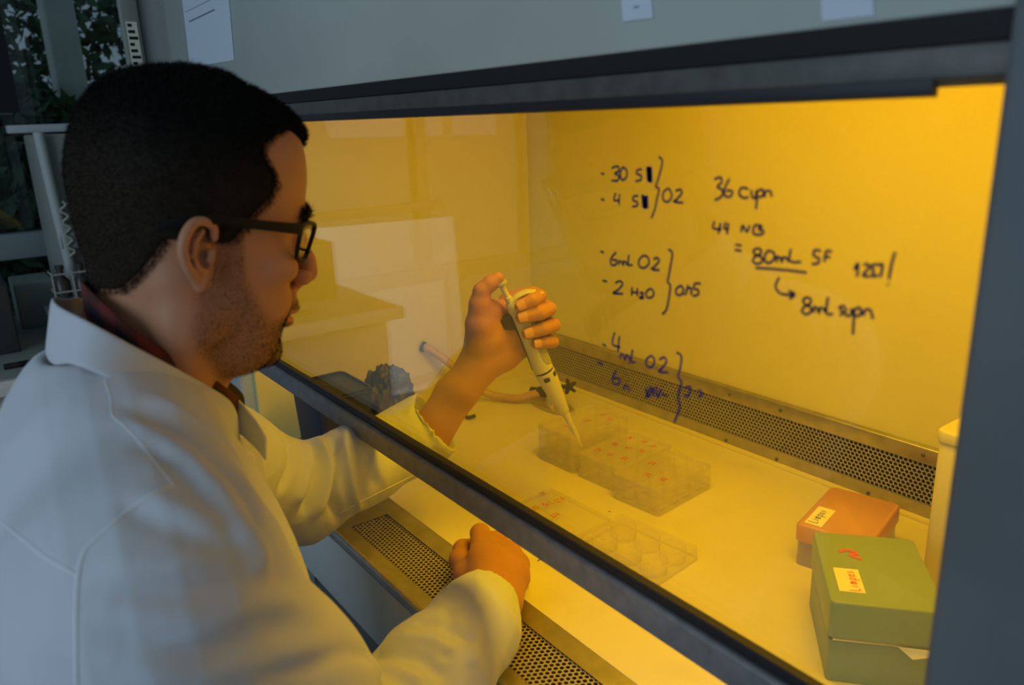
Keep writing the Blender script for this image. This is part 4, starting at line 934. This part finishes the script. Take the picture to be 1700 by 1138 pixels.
# sparse strands at the hairline and neck, stubble on the jaw, eyebrows
def skin_strands(name, w_, n, length, width, flow, par):
    p = w_ / w_.sum(); pick = rng.choice(len(V0), n, p=p); P_ = V0[pick] + rng.normal(size=(n, 3)) * .5; D_ = N0[pick] * .55 + np.array(flow) + rng.normal(size=(n, 3)) * .25
    D_ /= np.linalg.norm(D_, axis=1)[:, None]; SV, SQ = strands(P_, D_, length * rng.uniform(.6, 1.2, n), width)
    o = part(name, h2w(SV), SQ, M['hair'], par); o['kind'] = 'stuff'; return o
edge = np.clip(1 - np.abs(hh) / 4.5, 0, 1) * (V0[:, 2] < 64) * (np.abs(V0[:, 1]) < 78) * (V0[:, 2] > -66)
skin_strands('hairline_strands', edge, 5200, 3.6, .24, (0, 0, -.8), hair)
skin_strands('stubble', bm_ ** 1.5, 16000, 1.8, .19, (.15, 0, -.8), body)
skin_strands('eyebrow', brow ** 2, 3200, 5.5, .40, (-.75, 0, .05), body)

# ---- clothes
def ringloft(name, bot, top, m, th, par, n=10, uvw=None, mid=None):
    """open band between two 3-D curves, thickened"""
    bot = catmull(bot, n); top = catmull(top, n); rows = 6; V = []; F = []
    for j in range(rows + 1):
        t = j / rows
        for i in range(len(bot)):
            p = bot[i] * (1 - t) + top[i] * t
            V.append(p - MO)
    c = len(bot)
    for j in range(rows):
        for i in range(c - 1): F.append((j * c + i, j * c + i + 1, (j + 1) * c + i + 1, (j + 1) * c + i))
    me = bpy.data.meshes.new(name); me.from_pydata([tuple(p) for p in V], [], F)
    uv = me.uv_layers.new(name='UVMap')
    for l in me.loops: uv.data[l.index].uv = ((l.vertex_index % c) / (c - 1), (l.vertex_index // c) / rows)
    o = link(name, me, m, par); md = o.modifiers.new('thick', 'SOLIDIFY'); md.thickness = th; md.offset = 0
    b = o.modifiers.new('soft', 'SUBSURF'); b.levels = 1; b.render_levels = 1
    return o
FC = Field((-1.0, -.17, -.42), (-.33, .60, .46), .0031)
# trunk
FC.ell((-.62, .074, .135), (.192, .130, .235), .03); FC.ell((-.62, .05, -.08), (.19, .15, .26), .08); FC.ell((-.62, .05, -.34), (.19, .15, .2), .08)
FC.ell((-.62, .06, .25), (.15, .075, .095), .05)
FC.cap((-.47, .062, .285), (-.77, .088, .270), .060, .060, .05)
FC.ell((-.61, .068, .345), (.085, .048, .052), .03)
FC.chain([(-.618, .088, .350), (-.55, .075, .335), (-.465, .068, .305)], [.046, .046, .052], .04)
FC.chain([(-.618, .088, .350), (-.69, .092, .325), (-.78, .092, .285)], [.046, .046, .052], .04)
# sleeves
FC.chain([SHR, SHR * .5 + ELR * .5 + np.array([.004, 0, 0]), ELR], [.076, .070, .064], .03)
FC.chain([ELR, ELR * .45 + WRR * .55, WRR * .85 + ELR * .15, np.array(PZ(802, 990, .052))], [.062, .052, .044, .040], .02)
FC.chain([SHL, SHL * .5 + ELL * .5, ELL], [.076, .066, .058], .03)
CL0 = np.array((-.867, .462, .138)); CL1 = np.array((-.838, .513, .176))
FC.chain([ELL, ELL * .45 + CL0 * .55, CL0, CL1], [.058, .050, .045, .049], .02)
# openings at cuffs
d_ = CL1 - CL0; d_ /= np.linalg.norm(d_)
ph = []
V, Q = None, None
FC.cap(CL1 - d_ * .02, CL1 + d_ * .07, .0435, .046, .002, 's')
sl, gg = FC.blk(CL1 - .09, CL1 + .09)
dd = ((gg[0] - (CL1[0] + d_[0] * .012)) * d_[0] + (gg[1] - (CL1[1] + d_[1] * .012)) * d_[1] + (gg[2] - (CL1[2] + d_[2] * .012)) * d_[2])
FC.D[sl] = np.maximum(FC.D[sl], np.where(dd > -.03, dd, -1e3).astype(np.float32))
RW = np.array(PZ(802, 990, .052)); dr = RW - ELR; dr /= np.linalg.norm(dr)
FC.cap(RW - dr * .02, RW + dr * .07, .0355, .037, .002, 's')
sl, gg = FC.blk(RW - .08, RW + .08)
dd = ((gg[0] - (RW[0] + dr[0] * .010)) * dr[0] + (gg[1] - (RW[1] + dr[1] * .010)) * dr[1] + (gg[2] - (RW[2] + dr[2] * .010)) * dr[2])
FC.D[sl] = np.maximum(FC.D[sl], np.where(dd > -.03, dd, -1e3).astype(np.float32))
FC.ell((-.618, .10, .44), (.058, .066, .075), .01, 's')     # neck opening
FC.blur(2)
VC, QC = FC.mesh(); NC = vnormals(VC, QC)
bvh = BVHTree.FromPolygons([tuple(p) for p in VC], [tuple(q_) for q_ in QC.tolist()])
def on_coat(u, v):
    d = Vector(ray(u, v)).normalized(); h = bvh.ray_cast(Vector(CAMP), d)
    return None if h[0] is None else np.array(h[0])
def fold(px, hgt, wid, fade=True):
    """raise (+) or press (-) the cloth along a line of the picture carried onto the coat's surface"""
    global VC
    pts = [on_coat(*p) for p in catmull([np.array(p, float) for p in px], 6)]; pts = [p for p in pts if p is not None]
    if len(pts) < 2: return
    lo = np.min(pts, 0) - wid * 3; hi = np.max(pts, 0) + wid * 3
    idx = np.where(((VC > lo) & (VC < hi)).all(1))[0]
    Vv = VC[idx]; best = np.full(len(idx), 1e9); par_ = np.zeros(len(idx))
    for k, (a, b) in enumerate(zip(pts[:-1], pts[1:])):
        if np.linalg.norm(b - a) > .06: continue
        ab = b - a; t = np.clip(((Vv - a) @ ab) / (ab @ ab + 1e-12), 0, 1); d = np.linalg.norm(Vv - a - t[:, None] * ab, axis=1)
        m_ = d < best; best[m_] = d[m_]; par_[m_] = (k + t[m_]) / (len(pts) - 1)
    w_ = np.exp(-(best / wid) ** 2)
    if fade: w_ *= np.clip(np.minimum(par_, 1 - par_) * 5 + .15, 0, 1)
    VC[idx] = VC[idx] + NC[idx] * (w_ * hgt)[:, None]

FOLDS = [
 # far sleeve
 ([(448, 702), (478, 738), (484, 775), (464, 818)], -0.0083, .010), ([(470, 705), (502, 740), (508, 785), (486, 840)], 0.0090, .010), ([(505, 722), (526, 760), (522, 810), (500, 856)], -0.0105, .009),
 ([(528, 728), (545, 765), (540, 815), (520, 862)], 0.0090, .009), ([(552, 730), (552, 780), (553, 830), (566, 872)], -0.0150, .008), ([(575, 712), (578, 760), (585, 820), (600, 850)], 0.0090, .010), ([(612, 712), (610, 760), (625, 815)], -0.0060, .012),
 ([(690, 660), (700, 700), (720, 740)], -0.0045, .010), ([(712, 640), (728, 690), (740, 735)], 0.0045, .008),
 # near shoulder, front
 ([(190, 668), (262, 700), (332, 745), (398, 808), (440, 890), (470, 960)], -0.0037, .011), ([(186, 690), (250, 722), (315, 768), (375, 830), (420, 905), (452, 965)], 0.0031, .012), ([(230, 735), (300, 780), (350, 840), (395, 905)], -0.0031, .010),
 ([(240, 655), (310, 690), (372, 738), (410, 800)], 0.0028, .010),
 
 # near sleeve
 ([(196, 838), (270, 868), (360, 905), (445, 918)], -0.0031, .011), ([(215, 818), (300, 850), (390, 885), (455, 905)], 0.0028, .012), ([(156, 940), (230, 945), (310, 942), (405, 925), (470, 935)], 0.0031, .014), ([(150, 968), (240, 980), (330, 972), (420, 955), (500, 975)], -0.0034, .013),
 ([(150, 1040), (250, 1062), (347, 1075), (439, 1040), (505, 1030)], -0.0031, .014), ([(160, 1010), (260, 1030), (350, 1035), (440, 1005), (520, 1010)], 0.0031, .014), ([(200, 1110), (300, 1125), (400, 1110), (500, 1080), (560, 1065)], 0.0031, .014),
 ([(420, 1120), (500, 1110), (570, 1085), (610, 1085)], -0.0037, .010),
 # near forearm
 ([(600, 1090), (650, 1085), (700, 1095), (740, 1130)], -.006, .010), ([(620, 1110), (660, 1118), (700, 1137)], .006, .010), ([(660, 1060), (710, 1062), (760, 1085)], .004, .009), ([(690, 1032), (740, 1040), (790, 1070)], -.004, .009), ([(800, 1000), (790, 1050), (780, 1110)], .003, .010), ([(750, 1010), (745, 1050), (735, 1100)], -.003, .008),
]
for px, hgt, wid in FOLDS:
    fold(px, hgt, wid * .72)
def wrinkle(V, n=9, seed=4):
    rr = np.random.default_rng(seed); out = np.zeros(len(V))
    for k in range(n):
        d = rr.normal(size=3); d /= np.linalg.norm(d); w = rr.normal(size=3); w /= np.linalg.norm(w); fr = rr.uniform(45, 120)
        ph = rr.uniform(0, 6.28); warp = np.sin((V @ w) * rr.uniform(15, 40) + ph) * 1.6
        s_ = np.sin((V @ d) * fr + warp); amp = np.clip(np.sin((V @ w) * rr.uniform(8, 20) + ph * 2), 0, 1)
        out += (1 - np.abs(s_)) ** 2 * amp
    return out / n
VC = VC + NC * (wrinkle(VC) * .0065)[:, None]

coat = part('coat', VC, QC, M['coat'])

def coat_pt(u, v, off=.0):
    d = Vector(ray(u, v)).normalized(); h = bvh2.ray_cast(Vector(CAMP), d)
    return None if h[0] is None else np.array(h[0]) + np.array(h[1]) * off
bvh2 = BVHTree.FromPolygons([tuple(p) for p in VC], [tuple(q_) for q_ in QC.tolist()])
def seam(px, r=.0013, name='seam', m='seam'):
    pts = [coat_pt(*p_, -.0006) for p_ in catmull([np.array(p_, float) for p_ in px], 7)]; pts = [p_ for p_ in pts if p_ is not None]
    keep = [pts[0]]
    for p_ in pts[1:]:
        if .0005 < np.linalg.norm(p_ - keep[-1]) < .05: keep.append(p_)
    MB(MO).tube(keep, r, 6).build(name, M[m], coat, True)
seam([(289, 806), (262, 816), (225, 840), (190, 868), (163, 893), (142, 915), (131, 950), (127, 1010), (127, 1080), (128, 1137)], .0015)
seam([(1, 866), (35, 893), (75, 925), (110, 945), (131, 958)], .0012)
seam([(173, 630), (183, 660), (187, 690), (205, 706), (228, 730), (255, 765), (289, 806)], .0010)
seam([(562, 854), (612, 827), (658, 804), (701, 782)], .0013)
# stand collar of the coat, cut open at the front
def PXs(l): return [np.array(PX(u, v, x)) for u, v, x in l]
CX = -.622
ctop = PXs([(396, 702, -.640), (390, 682, -.628), (378, 662, -.606), (344, 640, -.578), (294, 612, -.560), (220, 573, -.552), (150, 535, -.562), (98, 508, -.596)])
cbot = PXs([(396, 742, -.640), (392, 732, -.622), (358, 712, -.590), (306, 684, -.562), (240, 654, -.545), (173, 626, -.543), (120, 606, -.558), (88, 606, -.594)])
mir = lambda L: [np.array([2 * CX - p_[0] - .004, p_[1] + .012, p_[2] - .006]) for p_ in L[::-1]]
bk = lambda L, dz: [np.array([CX - .004, L[-1][1] + .001, L[-1][2] + dz])]
ringloft('collar', cbot + bk(cbot, .002) + mir(cbot), ctop + bk(ctop, .001) + mir(ctop), M['coat'], .0032, coat, 6)
stop_ = PXs([(398, 662, -.640), (384, 650, -.622), (346, 622, -.590), (292, 592, -.569), (226, 548, -.563), (180, 510, -.574), (146, 478, -.600)])
sbot = [p_ + np.array([.003 if p_[0] > CX else -.003, -.002, -(.022 + .018 * min(1, i_ / 3))]) for i_, p_ in enumerate(stop_)]
ringloft('shirt_collar', sbot + bk(sbot, .001) + mir(sbot[2:]), stop_ + bk(stop_, .001) + mir(stop_[2:]), M['plaid'], .0028, man, 6)
w_ = PXs([(350, 622, -.60), (372, 628, -.630), (398, 648, -.650), (405, 664, -.655), (402, 690, -.655), (396, 712, -.65)]); w2_ = PXs([(350, 650, -.60), (370, 668, -.625), (384, 690, -.645), (392, 706, -.648), (396, 716, -.65), (394, 724, -.65)])
ringloft('collar_wing', w2_, w_, M['black'], .003, man, 4)
# buttoned front edge
pe = PXs([(397, 726, -.640), (402, 752, -.645), (412, 785, -.652), (428, 830, -.660), (448, 890, -.668), (468, 960, -.675)])
pf = PXs([(431, 718, -.662), (434, 745, -.664), (438, 780, -.668), (446, 830, -.672), (462, 890, -.678), (480, 960, -.684)])
ringloft('placket', pe, pf, M['coat'], .003, coat, 5)
bp_ = np.array(PX(411, 763, -.646)); n_ = CAMP - bp_; n_ /= np.linalg.norm(n_)
MB(MO).lathe([(.0001, .0055), (.0055, .005), (.0062, .0035), (.0055, .0015)], bp_, n_, 16, False).build('button', M['seam'], coat, True)
MB(MO).lathe([(.0001, .0064), (.0012, .0060), (.0012, .004)], bp_, n_, 10, False).build('button_thread', mat('dark_red_thread', (.10, .012, .01), .8), coat, True)
# trousers and shoes
FT = Field((-.90, -.25, -.82), (-.36, .62, -.16), .008)
for s_, kx in ((1, -.50), (-1, -.76)):
    FT.chain([(-.62 + s_ * .09, -.02, -.26), (kx, .38, -.275), (kx + s_ * .01, .36, -.40), (kx, .30, -.74)], [.095, .070, .060, .050], .04)
FT.ell((-.62, -.03, -.26), (.18, .15, .11), .05); VT, QT = FT.mesh(); part('trousers', VT, QT, M['trouser'])
for kx in (-.50, -.76):
    FS = Field((kx - .07, .20, -.80), (kx + .07, .52, -.66), .005); FS.chain([(kx, .28, -.755), (kx, .36, -.765), (kx, .45, -.775)], [.045, .040, .030], .02)
    VS_, QS_ = FS.mesh(); VS_[:, 2] = np.maximum(VS_[:, 2], -.799); part('shoe', VS_, QS_, M['shoe'])
# stool
stl = empty('lab_stool', (-.62, -.05, -.80)); SO = (-.62, -.05, -.80); tag(stl, 'round black lab stool under the seated person', 'stool')
MB(SO).lathe([(.01, -.43), (.175, -.43), (.185, -.42), (.185, -.395), (.175, -.385), (.01, -.385)], (-.62, -.05, 0), n=32).build('seat', M['black'], stl, True)
MB(SO).tube([(-.62, -.05, -.74), (-.62, -.05, -.42)], .022, 14).build('column', M['steel'], stl, True)
for k in range(5):
    an = 2 * PI * k / 5 + .3; MB(SO).tube([(-.62, -.05, -.735), (-.62 + .24 * math.cos(an), -.05 + .24 * math.sin(an), -.775)], [.016, .011], 8).build('leg', M['steel_dark'], stl, True)
    MB(SO).lathe([(.004, -.025), (.022, -.018), (.024, 0), (.022, .018), (.004, .025)], (-.62 + .24 * math.cos(an), -.05 + .24 * math.sin(an), -.776), (math.sin(an), -math.cos(an), 0), 12).build('caster', M['black'], stl, True)

# ---- spectacles (head frame, mm)
gc = h2w((88, 0, 6)); gls = empty('eyeglasses', tuple(gc)); tag(gls, 'black rectangular framed eyeglasses worn on his nose and ears', 'glasses')
def hp_(l): return [h2w(p_) for p_ in l]
for s_ in (1, -1):
    key = [(64, 65, 9), (78, 40, 11), (93, 14, 10), (94.5, 11, 4), (90, 15, -13), (86, 21, -18.5), (75, 40, -18), (66, 57, -13), (63.5, 64, 0)]
    key = [(f_, s_ * r_, u_) for f_, r_, u_ in key]; cl = catmull(key + key[:1], 6)[:-1]
    MB(gc).tube(hp_(cl + cl[:1]), 1.75e-3, 10, False).build('rim', M['frame'], gls, True)
    c_ = np.mean(np.array(cl), 0); n_ = len(cl)
    MB(gc).add(hp_([c_] + cl), [(0, 1 + k, 1 + (k + 1) % n_) for k in range(n_)]).build('lens', M['lens'], gls)
    tp = [(64, 66, 7.5), (61, 71, 6.8), (45, 75.5, 6), (20, 80, 5), (0, 82.5, 4.5), (-12, 83.5, 3), (-24, 83, -.5), (-37, 81, -7)]
    wv = [4.2, 4.2, 3.6, 3.3, 3.2, 3.2, 3.4, 3.0]; tp = catmull([np.array((f_, s_ * r_, u_)) for f_, r_, u_ in tp], 5); wv = np.interp(np.linspace(0, 7, len(tp)), range(8), wv)
    vs = []
    for p_, w_ in zip(tp, wv):
        for dr_, du_ in ((-1.3, -1), (1.3, -1), (1.6, -.6), (1.6, .6), (1.3, 1), (-1.3, 1)): vs.append(h2w(p_ + np.array([0, s_ * dr_, du_ * w_])))
    n_ = len(tp); fs = [(i * 6 + k, i * 6 + (k + 1) % 6, (i + 1) * 6 + (k + 1) % 6, (i + 1) * 6 + k) for i in range(n_ - 1) for k in range(6)] + [tuple(range(6)), tuple(range((n_ - 1) * 6, n_ * 6))]
    MB(gc).add(vs, fs).build('temple_arm', M['frame'], gls, True)
MB(gc).tube(hp_(catmull([(94, 11, 5), (95.5, 5, 7), (96, 0, 7.5), (95.5, -5, 7), (94, -11, 5)], 4)), 2.0e-3, 10).build('bridge', M['frame'], gls, True)

# ---- the pipette in his raised hand
def pa(t, s_=0, n=0): return PIP_TOP + AXD * t + AXS * s_ + AXN * n
L_ = PLEN; pip = empty('pipette', tuple(PIP_TOP)); tag(pip, 'ivory and grey hand pipette held upright with thumb on its plunger', 'pipette')
MBp = lambda: MB(tuple(PIP_TOP))
MBp().lathe([(.0002, .0012), (.0075, .002), (.0088, .0042), (.0085, .0060), (.0040, .0075), (.0002, .0075)], pa(0), AXD, 24, False).build('plunger_button', M['pip_grey'], pip, True)
MBp().lathe([(.0036, .006), (.0036, .024), (.0050, .025), (.0058, .050), (.0058, .070)], pa(0), AXD, 20).build('plunger_rod', M['pip_white'], pip, True)
def ov(mb, prof, n=28):     # prof: (t, half width across, half depth, shift across)
    vs = [pa(t, sh_ + a_ * math.cos(2 * PI * k / n), b_ * math.sin(2 * PI * k / n)) for t, a_, b_, sh_ in prof for k in range(n)]
    return mb.add(vs, [(i * n + k, i * n + (k + 1) % n, (i + 1) * n + (k + 1) % n, (i + 1) * n + k) for i in range(len(prof) - 1) for k in range(n)] + [tuple(range(n))[::-1], tuple(range((len(prof) - 1) * n, len(prof) * n))])
k_ = L_ / .295
ov(MBp(), [(.033 * k_, .006, .006, .0045), (.037 * k_, .0112, .0102, .0045), (.046 * k_, .0118, .0112, .004), (.060 * k_, .0125, .0125, .004), (.085 * k_, .0128, .013, .0035), (.120 * k_, .0135, .013, .002), (.147 * k_, .0138, .013, 0), (.150 * k_, .0138, .013, 0)]).build('handle', M['pip_white'], pip, True)
ov(MBp(), [(.1505 * k_, .0122, .0120, 0), (.1535 * k_, .0122, .0120, 0)]).build('ring_groove', M['pip_dark'], pip, True)
ov(MBp(), [(.1535 * k_, .0138, .0132, 0), (.156 * k_, .0140, .0134, 0), (.172 * k_, .0132, .0128, 0), (.205 * k_, .0098, .0098, 0), (.226 * k_, .0074, .0074, 0), (.228 * k_, .0066, .0066, 0)]).build('shaft_cone', M['pip_white'], pip, True)
ov(MBp(), [(.228 * k_, .0056, .0056, 0), (.250 * k_, .0042, .0042, 0), (.262 * k_, .0034, .0034, 0)]).build('tip_holder', M['pip_white'], pip, True)
ov(MBp(), [(.258 * k_, .0044, .0044, 0), (.260 * k_, .0044, .0044, 0), (.280 * k_, .0026, .0026, 0), (.296 * k_, .0008, .0008, 0)]).build('disposable_tip', M['tip_clear'], pip, True)
# grey inset panel on the finger side, charcoal spine on the palm side, wheel, ovals
def patch(t0, t1, a0, a1, rr, name, m, n1=18, n2=10, taper=0.0):
    vs = []
    for i in range(n1 + 1):
        u_ = i / n1; t = t0 + (t1 - t0) * u_; base_ = np.interp(t / k_, [.049, .085, .12, .147, .156, .172, .205], [.0115, .0128, .0135, .0138, .014, .0132, .0098]); sh2 = np.interp(t / k_, [.06, .085, .12, .147], [.004, .0035, .002, 0])
        c1 = (a0 + a1) / 2; hw = (a1 - a0) / 2 * math.sqrt(max(.0, 1 - abs(2 * u_ - 1) ** 6)) * (1 - taper * u_)
        for j in range(n2 + 1):
            an = math.radians(c1 + hw * (2 * j / n2 - 1)); vs.append(pa(t, sh2 + (base_ + rr) * math.cos(an), (base_ * .96 + rr) * math.sin(an)))
    return MBp().add(vs, [(i * (n2 + 1) + j, i * (n2 + 1) + j + 1, (i + 1) * (n2 + 1) + j + 1, (i + 1) * (n2 + 1) + j) for i in range(n1) for j in range(n2)]).build(name, m, pip, True)
patch(.060 * k_, .146 * k_, -75, 40, .0006, 'grip_panel', M['pip_grey'])
patch(.052 * k_, .146 * k_, 120, 215, .0007, 'dark_spine', M['pip_dark'], taper=.45)
patch(.158 * k_, .166 * k_, -118, -82, .0004, 'oval_badge', M['pip_dark'], 10, 6)
patch(.156 * k_, .164 * k_, -52, -22, .0004, 'oval_badge', M['pip_dark'], 10, 6)
ov(MBp(), [(.050 * k_, .004, .004, -.012), (.052 * k_, .010, .008, -.012), (.066 * k_, .0100, .009, -.014), (.072 * k_, .005, .006, -.012)]).build('volume_wheel', M['pip_dark'], pip, True)
hk = catmull([(.037, -.002), (.0305, .006), (.0290, .016), (.0305, .027), (.0360, .037), (.0405, .0440)], 6); vs = []
for t, s_ in hk:
    for dn, dt in ((-.009, -.0015), (.009, -.0015), (.009, .0015), (-.009, .0015)): vs.append(pa(t + dt, s_, dn * (1 - .25 * (s_ / .042))))
n_ = len(hk); MBp().add(vs, [(i * 4 + k, i * 4 + (k + 1) % 4, (i + 1) * 4 + (k + 1) % 4, (i + 1) * 4 + k) for i in range(n_ - 1) for k in range(4)] + [(0, 1, 2, 3), tuple(range(4 * n_ - 4, 4 * n_))]).build('finger_hook', M['pip_white'], pip, bevel=.0008)
